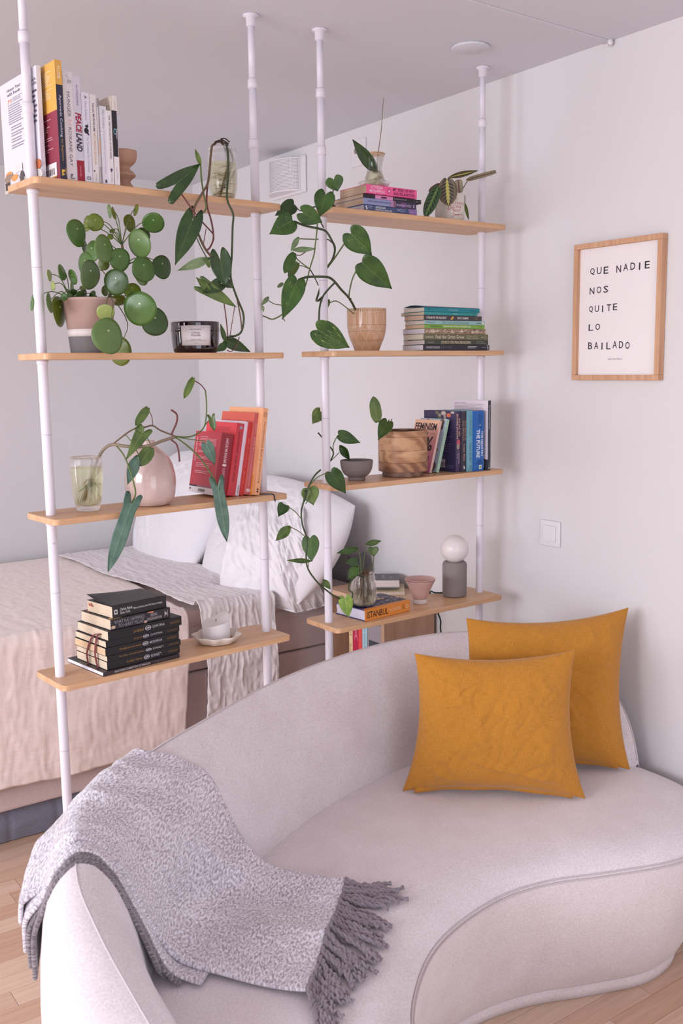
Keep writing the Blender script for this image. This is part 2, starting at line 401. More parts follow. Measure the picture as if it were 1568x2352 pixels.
# ventilation grille (bowed cover over a rounded plate)
ve = thing('wall_vent', 'white bowed ventilation grille high on the right wall near ceiling', 'vent', (XW, 3.69, 2.39))
g = B(); g.box((XW - .012, 3.548, 2.316), (.012, 0, 0), (0, .262, 0), (0, 0, .150)); g.done('back_plate', PLASTIC, ve, bevel=.008, segs=3)
vy0, vy1, vz0, vz1 = 3.582, 3.812, 2.326, 2.460
def bow(t): return XW - .013 - .062 * sin(pi * t) ** .75
g = B(); g.grid(30, 1, lambda a, b: V((bow(a), vy0 + (vy1 - vy0) * a, vz0 + (vz1 - vz0) * b)))
for zz in (vz0, vz1): g.grid(30, 1, lambda a, b: V((bow(a) + (XW - .012 - bow(a)) * b, vy0 + (vy1 - vy0) * a, zz)))
g.done('grille', PLASTIC, ve, smooth=False)
g = B()
for k in range(22):
    z = vz0 + .007 + k * (vz1 - vz0 - .014) / 21
    for j in range(30):
        t = .012 + j * .0215; t2 = t + .0125
        p0, p1 = V((bow(t) - .0006, vy0 + (vy1 - vy0) * t, z)), V((bow(t2) - .0006, vy0 + (vy1 - vy0) * t2, z)); g.add([p0, p1, p1 + V((0, 0, .0019)), p0 + V((0, 0, .0019))], [(3, 2, 1, 0)])
o = g.done('vent_holes', flat((112, 104, 104), .8), ve); o['kind'] = 'stuff'
# junction plate behind the gold-rimmed glass
jp = thing('junction_plate', 'white cable junction plate on wall behind the gold rimmed glass', 'plate', (XW, 3.182, 2.41))
g = B(); g.box((XW - .006, 3.136, 2.358), (.006, 0, 0), (0, .092, 0), (0, 0, .100)); g.done('cover_plate', PLASTIC, jp, bevel=.003)
for y, z, r in ((3.196, 2.415, .011), (3.180, 2.402, .003)):
    g = B(); g.lathe([(0.0, 0), (r, 0), (r, .002), (r * .6, .003), (0, .003)], (XW - .0062, y, z), 16, V((-1, 0, 0))); g.done('socket_hole', flat((150, 138, 138), .6), jp)
# ceiling fittings
c = atz(1080, 107, ZC); o = B(); o.lathe([(0, 0), (.052, 0), (.056, -.004), (.05, -.007), (0, -.007)], c, 32); o = o.done('ceiling_cover', CEIL, smooth=True); tag(o, 'round white cover disc on the ceiling right of the poles', 'cover plate')
c = V((XW - .012, 1.967, ZC)); o = B(); o.lathe([(0, 0), (.008, 0), (.008, -.012), (.004, -.016), (0, -.016)], c, 12); o.tube([c + V((0, 0, -.014)), c + V((-.008, 0, -.022)), c + V((-.012, 0, -.014))], .0015, 6)
tag(o.done('ceiling_hook', PLASTIC, smooth=True), 'tiny white hook where ceiling meets the right wall', 'hook')

# ================================================================== SHELVING UNITS
def rounded_board(U, z, r=.014):
    g = B(); pts = []
    for cx, cy, a0 in ((SL - r, SD - r, 0), (r, SD - r, 90), (r, r, 180), (SL - r, r, 270)):
        for k in range(5): t = radians(a0 + 22.5 * k); pts.append((cx + r * cos(t), cy + r * sin(t)))
    n = len(pts); o = W(U, 0, 0, z)
    # local frame, so the grain follows the board
    vs_ = [V((x, y, -ST)) for x, y in pts] + [V((x, y, 0)) for x, y in pts]
    fs = [tuple(range(n))[::-1], tuple(range(n, 2 * n))] + [(i, (i + 1) % n, n + (i + 1) % n, n + i) for i in range(n)]
    return vs_, fs
def unit(U, label):
    root = thing('shelving_unit', label, 'shelf', W(U, SL / 2, SD / 2, 0))
    for z in LV[U]:
        vs_, fs = rounded_board(U, z)
        me = bpy.data.meshes.new('shelf_board'); me.from_pydata([tuple(v) for v in vs_], [], fs); me.materials.append(BAMBOO)
        ob = bpy.data.objects.new('shelf_board', me); COL.objects.link(ob); ob.parent = root
        ob.location = W(U, 0, 0, z) - V(root['_o']); ob.rotation_euler = (0, 0, UN[U][2])
        b = ob.modifiers.new('bevel', 'BEVEL'); b.width = .0016; b.segments = 2; b.limit_method = 'ANGLE'
    for s in (.0292, .6448):
        c = W(U, s, SD / 2, 0); z1 = LV[U][0]
        g = B(); R = .0118
        g.lathe([(R, .012), (R, z1 + .165)], c, 24); po = g.done('post', POLE, root, smooth=True)
        po.modifiers.new('es', 'EDGE_SPLIT')
        g = B(); g.lathe([(R - .0012, z1 + .15), (R - .0012, z1 + .325)], c, 24); g.lathe([(R - .0026, z1 + .31), (R - .0026, ZC - .004)], c, 24)
        g.done('post_extension', POLE, root, smooth=True)
        for zz, h, rr in ((z1 + .148, .026, R + .0016), (z1 + .300, .026, R + .0010)):
            g = B(); g.lathe([(rr - .002, zz), (rr, zz + .001), (rr, zz + h - .004), (rr - .003, zz + h)], c, 24); g.done('sleeve', POLE, po, smooth=True)
        for z in LV[U]:
            g = B(); g.lathe([(R, z - ST - .0105), (R + .0016, z - ST - .0100), (R + .0020, z - ST - .0002), (R, z - ST)], c, 24); g.done('collar', POLE, po, smooth=True)
            g = B(); g.lathe([(R + .0001, z - .19), (R + .0001, z - .1885)], c, 24); g.done('joint_ring', flat((196, 188, 198), .5), po, smooth=True)
        g = B(); g.lathe([(.0, ZC - .0003), (.021, ZC - .0003), (.0215, ZC - .004), (.0135, ZC - .006), (.0125, ZC - .028), (.0095, ZC - .029)], c, 28); g.done('ceiling_foot', POLE, root, smooth=True)
        g = B(); g.lathe([(.020, .0005), (.021, .005), (.013, .008), (.013, .025), (.0118, .026)], c, 28); g.done('floor_foot', POLE, root, smooth=True)
    if U == 'A':   # small printed mark on the left post
        c = W(U, .0292, SD / 2, 0); p, z = c + V((-.004, -.0121, 0)), z_at(U, .0292, SD / 2, 1250)
        Print(p + V((0, 0, z)), V((.010, .0010, 0)), V((0, 0, .006))).rect(0, .8, .7, .8, (90, 80, 90)).rect(0, .6, .35, .45, (120, 110, 120)).done('print', root)
unit('A', 'left tension pole shelving unit with four bamboo boards, in front of the bed')
unit('B', 'right tension pole shelving unit with four bamboo boards, nearest the wall')

# ================================================================== SOFA
def closed_spline(pts, sub=8):
    n = len(pts); o = []
    for i in range(n):
        p0, p1, p2, p3 = (V(pts[(i + k) % n]) for k in (-1, 0, 1, 2))
        for k in range(sub):
            t = k / sub; o.append(.5 * ((2 * p1) + (p2 - p0) * t + (2 * p0 - 5 * p1 + 4 * p2 - p3) * t * t + (3 * p1 - p0 - 3 * p2 + p3) * t ** 3))
    return o
plan = closed_spline([(x, y, 0) for x, y in ((.475, 1.40), (.455, 1.22), (.51, 1.04), (.66, .97), (.84, 1.03), (.98, 1.18), (1.10, 1.335), (1.265, 1.455), (1.47, 1.508), (1.63, 1.495), (1.79, 1.432), (1.98, 1.372), (2.17, 1.40), (2.295, 1.52), (2.333, 1.70),
    (2.305, 1.93), (2.19, 2.085), (2.03, 2.20), (1.79, 2.24), (1.53, 2.20), (1.27, 2.11), (1.03, 1.985), (.84, 1.88), (.68, 1.76), (.56, 1.60))], 6)
def inset(pts, d):
    n = len(pts); o = []
    for i in range(n):
        t = (pts[(i + 1) % n] - pts[i - 1]).normalized(); o.append(pts[i] + V((-t.y, t.x, 0)) * d)      # CCW: inward normal
    return o
sofa = thing('sofa', 'curved kidney shaped sofa in pale mauve chenille facing the camera', 'sofa', (1.4, 1.7, 0))
def rings(levels, pts=plan, cap=True):
    g = B(); n = len(pts); vs_ = []
    for d, z in levels: vs_ += [V((p.x, p.y, z)) for p in inset(pts, d)]
    fs = [(j * n + i, j * n + (i + 1) % n, (j + 1) * n + (i + 1) % n, (j + 1) * n + i) for j in range(len(levels) - 1) for i in range(n)]
    if cap: fs.append(tuple((len(levels) - 1) * n + i for i in range(n)))
    g.add(vs_, fs); return g
rings([(.125, .001), (.104, .002), (.100, .02), (.100, .036), (.105, .040)]).done('plinth', SOFA, sofa, smooth=True)
rings([(.13, .038), (.098, .039), (.088, .05), (.060, .11), (.032, .19), (.012, .28), (.003, .35), (.002, .378), (.004, .386)], cap=False).done('base', SOFA, sofa, smooth=True)
g = rings([(.004, .386), (.006, .392), (.014, .403), (.030, .415), (.055, .425), (.09, .431), (.13, .434)])
o = g.done('seat', SOFA, sofa, smooth=True)
for zz, d in ((.3835, -.0004), (.3915, .0035)):
    g = B(); ring = [V((p.x, p.y, zz)) for p in inset(plan, d)]; g.tube(ring + ring[:1], .0016, 6, caps=False, sub=1); g.done('seam', SOFA_SEAM, sofa, smooth=True)
CREST = [(.61, 1.22, .405, .09, .05), (.592, 1.31, .50, .13, .07), (.572, 1.42, .575, .125, .10), (.556, 1.52, .645, .10, .12), (.562, 1.63, .708, .07, .13), (.645, 1.78, .757, .055, .13), (.84, 1.905, .775, .05, .125), (1.03, 2.01, .777, .05, .12), (1.27, 2.135, .777, .05, .12),
         (1.53, 2.222, .777, .05, .12), (1.79, 2.258, .777, .048, .12), (2.03, 2.215, .774, .048, .12), (2.19, 2.09, .755, .045, .12), (2.268, 1.94, .70, .035, .11), (2.288, 1.83, .61, .028, .10), (2.288, 1.775, .52, .022, .085), (2.286, 1.75, .43, .018, .07)]
cp, hs, os_, is_ = [], [], [], []
pp = [V(c[:3]) for c in CREST]
cp, os_ = smooth_path(pp, [c[3] for c in CREST], 5); _, is_ = smooth_path(pp, [c[4] for c in CREST], 5)
prof = lambda h, o_, i_: [(-i_, .36), (-i_ * .96, .44), (-i_ * .80, .44 + (h - .44) * .40), (-i_ * .56, .44 + (h - .44) * .74), (-i_ * .34, h - .030), (-i_ * .17, h - .010), (-i_ * .06, h - .002), (0, h), (o_ * .25, h - .003), (o_ * .6, h - .022), (o_ * .9, h - .065), (o_ * 1.02, h * .72), (o_ * 1.0, h * .5), (o_ * .8, .20), (o_ * .4, .06)]
def back_point(i, j):
    p = cp[i]; t = (cp[min(i + 1, len(cp) - 1)] - cp[max(i - 1, 0)]); t.z = 0; t.normalize(); nrm = V((-t.y, t.x, 0))
    if nrm.dot(V((1.25, 1.6, 0)) - V((p.x, p.y, 0))) > 0: nrm = -nrm
    off, z = prof(p.z, os_[i], is_[i])[j]; 
    if z > p.z: z = p.z
    return V((p.x, p.y, 0)) + nrm * off + V((0, 0, max(z, .02)))
nj = len(prof(.7, .05, .1))
g = B(); g.grid(len(cp) - 1, nj - 1, lambda a, b: back_point(round(a * (len(cp) - 1)), round(b * (nj - 1))))
n_ = len(cp); g.f.append(tuple(j * n_ + n_ - 1 for j in range(nj))); g.f.append(tuple(j * n_ for j in range(nj))[::-1]); g.mi += [0, 0]
o = g.done('backrest', SOFA, sofa, smooth=True, sub=1)
g = B(); g.tube([back_point(i, 7) + V((0, 0, .0004)) for i in range(2, len(cp) - 1)], .0018, 6, sub=1); g.done('seam', SOFA_SEAM, sofa, smooth=True)
# height of the sofa from above (for what lies on it)
def sofa_bvh():
    vs_, fs = [], []
    for o in sofa.children:
        if o.name.split('.')[0] in ('seat', 'backrest'):
            n = len(vs_); vs_ += [v.co + V(sofa['_o']) for v in o.data.vertices]; fs += [tuple(i + n for i in p.vertices) for p in o.data.polygons]
    return BVHTree.FromPolygons(vs_, fs)
SB = sofa_bvh()
def sofa_h(x, y):
    h = SB.ray_cast(V((x, y, 3)), V((0, 0, -1)))[0]
    return h.z if h else 0.0

# ================================================================== CUSHIONS
def fbm(p, s, o=3):
    p = tuple(p) + (0,) * (3 - len(p))
    return noise.fractal(V(p) * s, 1.0, 2.0, o)
def pillow(name, parent, mat, bl, br, tr, tl, thick, nrm, n=56, pinch=.10, wr=.006, seed=0, ear=.05, flat_bot=.0, uvs=1.0, rnd=0.0):
    bl, br, tr, tl, nrm = V(bl), V(br), V(tr), V(tl), V(nrm).normalized(); g = B()
    size = (br - bl).length
    def base(a, b):
        u, v = 2 * a - 1, 2 * b - 1
        if rnd: u, v = u * sqrt(1 - rnd * v * v / 2), v * sqrt(1 - rnd * u * u / 2); a, b = .5 + u / 2, .5 + v / 2
        a2 = .5 + .5 * u * (1 - pinch * (1 - v * v) * abs(u) ** 2); b2 = .5 + .5 * v * (1 - pinch * (1 - u * u) * abs(v) ** 2 * (flat_bot if v < 0 and flat_bot else 1))
        return bl * (1 - a2) * (1 - b2) + br * a2 * (1 - b2) + tr * a2 * b2 + tl * (1 - a2) * b2
    def hh(a, b):
        u, v = 2 * a - 1, 2 * b - 1
        e = max(0, 1 - abs(u) ** 2.6) ** .62 * max(0, 1 - abs(v) ** 2.6) ** .62
        return e
    for sgn in (1, -1):
        def fn(a, b):
            p = base(a, b); e = hh(a, b); q = V((a * 3 + seed, b * 3, sgn * 2.0 + seed))
            ridg = 1 - abs(noise.noise(V((a * 5.5 + b * 6 + seed, b * 3.1 - a * 2.2, seed * 1.7 + sgn))))
            ridg2 = 1 - abs(noise.noise(V((a * 11 - b * 4 + seed, b * 8, seed + 5 + sgn))))
            msk = max(0, min(1, .5 + 1.6 * noise.noise(V((a * 2.1 + seed, b * 2.1, seed * 3))) + .5 * (a - .5)))
            wz = fbm(q, 1.2) * .7 + ((ridg ** 9) * 1.0 - (ridg2 ** 10) * .7) * msk
            edge = min(1, 5 * min(a, b, 1 - a, 1 - b))
            pk = sin(26 * (a + b * .3) + seed) * max(0, 1 - 7 * min(b, 1 - b)) * .45 + sin(24 * b + seed) * max(0, 1 - 7 * min(a, 1 - a)) * .45
            return p + nrm * (sgn * thick * .5 * e + wr * (wz * (.35 + .65 * e) + pk) * edge)
        g.grid(n, n, fn, lambda a, b: (a * size * 2 * uvs, b * size * 2 * uvs))
    o = g.done(name, mat, parent, smooth=True)
    bm = bmesh.new(); bm.from_mesh(o.data); bmesh.ops.remove_doubles(bm, verts=bm.verts, dist=.0004); bmesh.ops.recalc_face_normals(bm, faces=bm.faces); bm.to_mesh(o.data); bm.free()
    return o, base
MUST = m_linen('mustard_linen', (172, 110, 34), (204, 143, 60))
def cushion(label, bl, br, tr, tl, nrm, seed, group):
    bl, br, tr, tl = map(V, (bl, br, tr, tl)); c = (bl + br) / 2
    t = thing('cushion', label, 'cushion', c, group)
    o, base = pillow('cover', t, MUST, bl, br, tr, tl, .140, nrm, 84, .125, .0105, seed)
    o.modifiers.new('s', 'SUBSURF').levels = 1; o.modifiers['s'].render_levels = 1
    g = B(); nn = V(nrm).normalized()
    g.grid(40, 2, lambda a, b: base(.07 + a * .86, .018) + nn * (.010 + .004 * sin(a * 17 + seed)) + (tl - bl).normalized() * (-.010 + b * .016), lambda a, b: (a, b * .03)); g.done('zip_hem', MUST, t, smooth=True, solid=.003)
    return t
cushion('front mustard linen cushion standing on the seat before another one', (1.610, 2.010, .436), (1.975, 1.672, .436), (2.000, 1.742, .832), (1.640, 1.990, .830), (-.68, -.73, .04), 1.3, 'mustard cushions')
cushion('rear mustard linen cushion leaning in the sofa corner by the wall', (1.815, 2.060, .437), (2.222, 1.722, .437), (2.292, 1.800, .893), (1.845, 2.010, .890), (-.60, -.78, .18), 8.1, 'mustard cushions')

# ================================================================== THROW BLANKET
def m_knit(name, c1, c2, c3):
    g = N(name); uv = g.n('TexCoord').outputs['UV']
    v1 = g.n('Mapping', {'Vector': uv, 'Scale': (215, 100, 1), 'Rotation': (0, 0, .75)}).outputs[0]
    n1 = g.noise(v1, 1.0, 2, .6); n2 = g.noise(g.n('Mapping', {'Vector': uv, 'Scale': (8, 8, 1)}).outputs[0], 1, 2)
    f = g.math('ADD', g.math('MULTIPLY', n1, .85), g.math('MULTIPLY', n2, .15))
    c = g.ramp(f, [(.36, lin(c1)), (.49, lin(c2)), (.60, lin(c3))])
    g.set('Base Color', c); g.set('Roughness', .97); g.set('Sheen Weight', .5); g.set('Specular IOR Level', .1); g.bump(n1, .75, .004); return g.m
KNIT = m_knit('knitted_wool', (160, 149, 160), (208, 200, 210), (242, 238, 246))
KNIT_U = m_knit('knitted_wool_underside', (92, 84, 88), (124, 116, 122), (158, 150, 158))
YARN = m_cloth('fringe_yarn', (118, 107, 115), (160, 149, 158), 900, 30, .95, .4, .5)
throw = thing('throw_blanket', 'folded grey and white wool throw draped over the left sofa end', 'blanket', (.55, 1.62, .75))
NEAR = [(0, (.552, 1.668)), (.25, (.640, 1.672)), (.45, (.718, 1.655)), (.6, (.765, 1.610)), (.78, (.830, 1.510)), (1, (.903, 1.407))]
FAR = [(0, (.812, 1.868)), (.25, (.900, 1.880)), (.45, (.985, 1.895)), (.6, (1.048, 1.870)), (.78, (1.118, 1.785)), (1, (1.196, 1.691))]
def edge_pt(tab, a):
    if a > 1: d_ = V(tab[-1][1]) - V(tab[-2][1]); return V((*(V(tab[-1][1]) + d_ * ((a - 1) / .22)), 0))
    for (a0, p), (a1, q) in zip(tab, tab[1:]):
        if a <= a1: f = (a - a0) / (a1 - a0); return V((p[0] + (q[0] - p[0]) * f, p[1] + (q[1] - p[1]) * f, 0))
def plan_pt(a, t):                       # a: 0 at the crest .. 1 at the fringe, negative outside
    n_, f_ = edge_pt(NEAR, max(0, a)), edge_pt(FAR, max(0, a)); p = n_ + (f_ - n_) * t
    if a < 0: p += (V((-.95, .22, 0)).lerp(V((-.60, .80, 0)), min(1, max(0, t)))).normalized() * (-a * .42)
    return p
def layer(name, mat, lift, t0, t1, a_end, hang, seed, amp=.008, nt=46, outw=.02):
    g = B(); prof_ = []; na = 84
    for k in range(nt + 1):
        t = t0 + (t1 - t0) * k / nt
        A = [a_end - (a_end + .42) * i / 160 for i in range(161)]
        pl = [plan_pt(a, t) for a in A]; d = [0.0]
        for i in range(1, 161): d.append(d[-1] + (pl[i] - pl[i - 1]).length)
        h = [sofa_h(p.x, p.y) for p in pl]
        hs_ = [max(h[j] - 2.4 * abs(d[i] - d[j]) if abs(d[i] - d[j]) < .07 else 0 for j in range(max(0, i - 30), min(161, i + 31))) for i in range(161)]
        top = max(range(161), key=lambda i: hs_[i])
        # sag across the hollow between seat and back (taut cloth)
        sm = hs_[:]
        for _ in range(60):
            sm = [sm[0]] + [max(hs_[i], (sm[i - 1] + sm[i + 1]) / 2) for i in range(1, 160)] + [sm[160]]
        path = []; fall = 0; last = None
        for i in range(161):
            if i > top and (h[i] < .25 or (h[i] < sm[i] - .05)):
                if last is None: last = path[-1]
                break
            path.append(pl[i] + V((0, 0, sm[i] + lift)))
        out = (pl[160] - pl[top]).normalized(); q = path[-1]
        n0 = len(path)
        for k2 in range(1, 22):
            f = k2 / 21; path.append(q + out * (outw * sin(min(1, f * 2.2) * pi / 2)) + V((0, 0, -f * hang)))
        L = [0.0]
        for i in range(1, len(path)): L.append(L[-1] + (path[i] - path[i - 1]).length)
        prof_.append((path, L))
    def fn(a, b):
        path, L = prof_[round(b * nt)]; s = a * L[-1]
        j = max(1, next((i for i, l in enumerate(L) if l >= s), len(L) - 1)); f = (s - L[j - 1]) / max(1e-6, L[j] - L[j - 1])
        p = path[j - 1].lerp(path[j], min(1, f))
        wv = noise.noise(V((s * 5 + seed, b * 3.2 + s * 2.5, seed))) * 1.0 + (1 - abs(noise.noise(V((s * 3.0 + b * 4.2, b * 2 - s * 5 + seed, 3))))) ** 3 * .9 - .4
        return p + V((-.3, -.25, .8)) * (wv * amp)
    ul = max(L_[-1] for _, L_ in prof_)
    g.grid(na, nt, fn, lambda a, b: (a * ul, b * .46 * (t1 - t0)))
    g.f = [f[::-1] for f in g.f]
    o = g.done(name, mat, throw, smooth=True, solid=.009, sub=1)
    return o, fn
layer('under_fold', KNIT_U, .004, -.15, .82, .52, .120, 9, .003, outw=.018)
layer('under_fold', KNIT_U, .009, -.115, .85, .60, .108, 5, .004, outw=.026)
layer('middle_fold', KNIT, .015, -.085, .90, .66, .095, 3, .005, outw=.034)
top_o, top_fn = layer('top_fold', KNIT, .023, 0.0, 1.0, 1.0, .075, 1, .017, outw=.044)
# fringe: twisted yarn tassels along the end, lying on the seat
rng = random.Random(11)
def yarn(p0, dirn, L, rr, seed, wob=.010):
    pts = []; r = random.Random(seed); ph = r.random() * 6
    side = V((-dirn.y, dirn.x, 0))
    for k in range(7):
        f = k / 6; q = p0 + dirn * (L * f) + side * (wob * sin(ph + f * 5) * f)
        z = sofa_h(q.x, q.y) + rr + .004 + r.random() * .012 * (1 - f * .5)
        q.z = p0.z * max(0, 1 - f * 3) + z * min(1, f * 3); pts.append(q)
    return pts
NT = 30
for k in range(NT):
    b = (k + .5) / NT; p = top_fn(0.0, b) + V((0, 0, -.004)); e = plan_pt(1.0, b) - plan_pt(.8, b); e.z = 0; e.normalize()
    fan = -.95 + .95 * b + (rng.random() - .5) * .35 + .15 * (b > .8)
    dirn = V((e.x * cos(fan) - e.y * sin(fan), e.x * sin(fan) + e.y * cos(fan), 0)); L = .095 + rng.random() * .035
    g = B()
    for q in range(3):
        a2 = (rng.random() - .5) * .34; d2 = V((dirn.x * cos(a2) - dirn.y * sin(a2), dirn.x * sin(a2) + dirn.y * cos(a2), 0))
        base = yarn(p + V((0, 0, (q - 1) * .003)), d2, L * (.8 + .35 * rng.random()), .0042, rng.random())
        for w_ in (0, 1):
            pts, _ = smooth_path(base, [0] * len(base), 4)
            tw = [pt + V((0, 0, 1)) * (.0024 * sin(i * 1.1 + w_ * pi)) + V((-d2.y, d2.x, 0)) * (.0026 * cos(i * 1.1 + w_ * pi)) for i, pt in enumerate(pts)]
            g.tube(tw, .0031, 6, sub=1)
    g.done('tassel', YARN, throw, smooth=True)

# ================================================================== BED
bed = thing('bed', 'box spring bed in taupe fabric behind the shelves under white bedding', 'bed', (1.35, 3.9, 0))
TAUPE = m_cloth('taupe_fabric', (200, 178, 176), (218, 198, 196), 600, 7, .95, .3, .25)
BX0, BX1, BY0, BY1 = .30, 2.335, 3.22, 4.55
for nm, z0, z1 in (('bed_base', .128, .475), ('mattress', .480, .655)):
    g = B(); g.box((BX0, BY0, z0), (BX1 - BX0, 0, 0), (0, BY1 - BY0, 0), (0, 0, z1 - z0)); g.done(nm, TAUPE, bed, bevel=.012, segs=3, smooth=False)
for x in (.42, 2.2):
    for y in (3.34, 4.44):
        g = B(); g.lathe([(.02, 0.001), (.028, .13)], (x, y, 0), 16); g.done('leg', flat((70, 62, 60), .5), bed, smooth=True)
SHEET = m_cloth('pink_cotton', (216, 190, 184), (228, 204, 198), 700, 6, .9, .3, .2)
g = B(); g.grid(60, 10, lambda a, b: V((BX0 + .01 + (BX1 - BX0 - .02) * a, BY0 + .004 - .012 * sin(b * pi) + .006 * fbm((a * 14, b, 2), 1), .652 + .058 * b)))
g.grid(30, 20, lambda a, b: V((BX0 + .01 + (BX1 - BX0 - .02) * a, BY0 + .004 + (BY1 - BY0 - .01) * b, .710)))
g.done('topper', SHEET, bed, smooth=True)
# underbed roll
ub = thing('underbed_bag', 'blue grey quilted storage bag lying under the bed', 'bag', (.9, 3.32, 0))
QUILT = m_cloth('blue_grey_canvas', (112, 112, 128), (136, 136, 152), 700, 8, .9, .2, .3)
g = B()
def ubf(a, b):
    x = .2 + 1.5 * a; y = 3.26 + .012 * sin(b * pi) * -1; z = .004 + .112 * b
    dent = .006 * max(0, 1 - abs(((x * 6.1) % 1) - .5) * 14) + .004 * fbm((x * 9, z * 20, 1), 1)
    return V((x, y + dent, z))
g.grid(160, 12, ubf); g.grid(20, 6, lambda a, b: V((.2 + 1.5 * a, 3.26 + .7 * b, .116))); g.done('cover', QUILT, ub, smooth=True)
# crinkled bedspread
LIN_P = m_linen('crinkled_pink_linen', (238, 216, 209), (252, 238, 233), .8)
LIN_W = m_linen('crinkled_white_linen', (222, 212, 212), (244, 237, 239), .8)
def crinkle(x, s, drape, seed):
    wx = x + .02 * noise.noise(V((x * 4, s * 5, seed + 3)))
    v = (1 - abs(noise.noise(V((wx * 17 + seed, s * 4.5, seed))))) ** 2.5 * .55 + (1 - abs(noise.noise(V((wx * 42, s * 9 + seed, 2))))) ** 2.5 * .55
    hz = (1 - abs(noise.noise(V((wx * 12, s * 30 + seed, 4))))) ** 3 * .45
    sm = noise.noise(V((x * 70, s * 60, seed))) * .22
    return (v * (1.0 if drape else .7) + hz * (.9 if drape else .6) + sm) - .5
def spread(name, label, mat, xl, xr, y_back, z_top, z_bot, yf, seed, amp, group=None, nx=190, ns=210, edge_amp=.012, hem=True, top_taper=None):
    t = thing(name, label, 'bedspread' if 'spread' in name else 'blanket', (1.0, yf, z_top))
    r = .035; Ltop = y_back - (yf + r); Larc = r * pi / 2; Lf = z_top - r - z_bot; Lt = Ltop + Larc + Lf
    def fn(a, b):
        s = b * Lt
        if s < Ltop: p = V((0, y_back - s, z_top)); nr = V((0, 0, 1)); dr = 0
        elif s < Ltop + Larc: th = (s - Ltop) / r; p = V((0, yf + r - r * sin(th), z_top - r + r * cos(th))); nr = V((0, -sin(th), cos(th))); dr = 1
        else: p = V((0, yf, z_top - r - (s - Ltop - Larc))); nr = V((0, -1, 0)); dr = 1
        xl2, xr2 = (xl(s, Ltop), xr(s, Ltop)) if callable(xl) else (xl, xr)
        x = xl2 + (xr2 - xl2) * a; wob = fbm((s * 6, seed, a), 1) * edge_amp * (1 if a > .5 else .4)
        p.x = x + wob
        k = crinkle(x, s, dr, seed)
        if hem and dr and p.z < z_bot + .055: k += .8 * (1 - abs(((p.z - z_bot) / .018) % 1 - .5) * 2) * (p.z < z_bot + .05)
        sag = fbm((x * 3, s * 2.2, seed + 7), 1) * .010 * dr
        zz = fbm((x * 5, seed), 1) * .012 if dr and b > .97 else 0
        return p + nr * (amp * k * (1.0 if dr else .7) + sag + .012 * dr) + V((0, 0, zz))
    g = B(); g.grid(nx, ns, fn, lambda a, b: (a * 1.4, b * 1.6)); g.f = [f[::-1] for f in g.f]
    g.done('cloth', mat, t, smooth=True, solid=.003)
    return t
def lxl(s, L): return .26
def lxr(s, L): return 1.66 - .10 * min(1, s / L) + (0.0 if s < L else -.05 * (s - L))
spread('bedspread', 'dusty pink crinkled linen bedspread hanging over the bed front', LIN_P, lxl, lxr, 4.53, .724, .225, 3.185, 2, .0048)
def txl(s, L): return 1.545 + .06 * min(1, s / L) + .012 * sin(s * 9)
def txr(s, L): return 2.02 - .10 * min(1, s / L)
spread('linen_throw', 'off white crinkled linen throw laid across the bed next to the pillows', LIN_W, txl, txr, 4.50, .738, .18, 3.168, 6, .0105, nx=120, ns=230)
COT = m_cloth('white_cotton', (232, 226, 232), (244, 240, 244), 700, 5, .85, .3, .15)
def bed_pillow(label, bl, br, tr, tl, th, nrm, seed, group, wr=.012, n=60, pin=.06):
    t = thing('pillow', label, 'pillow', (V(bl) + V(br)) / 2, group)
    o, _ = pillow('pillowcase', t, COT, bl, br, tr, tl, th, nrm, n, pin, wr, seed, rnd=.48); o.modifiers.new('s', 'SUBSURF').levels = 1
    return t
bed_pillow('big white pillow leaning on the wall at the far bed corner', (1.91, 4.56, .665), (1.93, 3.87, .665), (2.22, 3.87, 1.19), (2.19, 4.56, 1.21), .26, (-.85, -.1, .5), 3.0, 'white pillows', .014, 60, .0)
bed_pillow('long white pillow at the near end of the bed head, partly under the muslin cover', (1.94, 3.91, .655), (1.99, 3.08, .66), (2.29, 3.05, 1.075), (2.235, 3.89, 1.155), .27, (-.8, -.25, .55), 6.4, 'white pillows', .016, 64, .0)
mu = thing('muslin_cloth', 'crumpled white muslin cover falling over the near pillow to the bed edge', 'blanket', (2.08, 3.2, .8))
def muf(a, b):
    th = -1.25 + 2.1 * a; s = b
    c = V((2.20, 3.42, .70)); R = .27 + .02 * sin(a * 5)
    top = V((2.12 + .02 * a, 3.60 - .33 * a, 1.085 - .03 * a))
    bot = V((1.845 + .33 * a, 3.45 - .30 * min(1, a * 2.2) + .03 * max(0, a - .5), .705 - .055 * min(1, a * 2.0) + .02 * max(0, a - .7)))
    p = top.lerp(bot, s); bulge = sin(pi * min(1, s * 1.02)) ** .7
    p += V((-.75, -.65, .25)).normalized() * (.135 * bulge)
    k = (1 - abs(noise.noise(V((a * 7 + s * 3, s * 4 - a * 2, 3.3))))) ** 3 * .9 + noise.noise(V((a * 16, s * 12, 1))) * .4 + (1 - abs(noise.noise(V((a * 15 - s * 6, s * 7, 8))))) ** 4 * .5 - .5
    return p + V((-.6, -.7, .35)) * (.015 * k)
g = B(); g.grid(110, 110, muf, lambda a, b: (a * .8, b * .8)); g.done('cloth', m_linen('white_muslin', (234, 228, 232), (246, 242, 246), .9), mu, smooth=True, solid=.004)
dk = thing('grey_cushion', 'dark grey cushion wedged between the pillows and the wooden bookcase', 'cushion', (2.26, 3.13, .75))
pillow('cover', dk, m_cloth('charcoal_cotton', (78, 74, 78), (100, 96, 100), 700, 6), (2.23, 3.12, .76), (2.34, 3.12, .76), (2.34, 3.14, .86), (2.25, 3.14, .85), .06, (0, -1, .1), 24, .06, .004, 2)

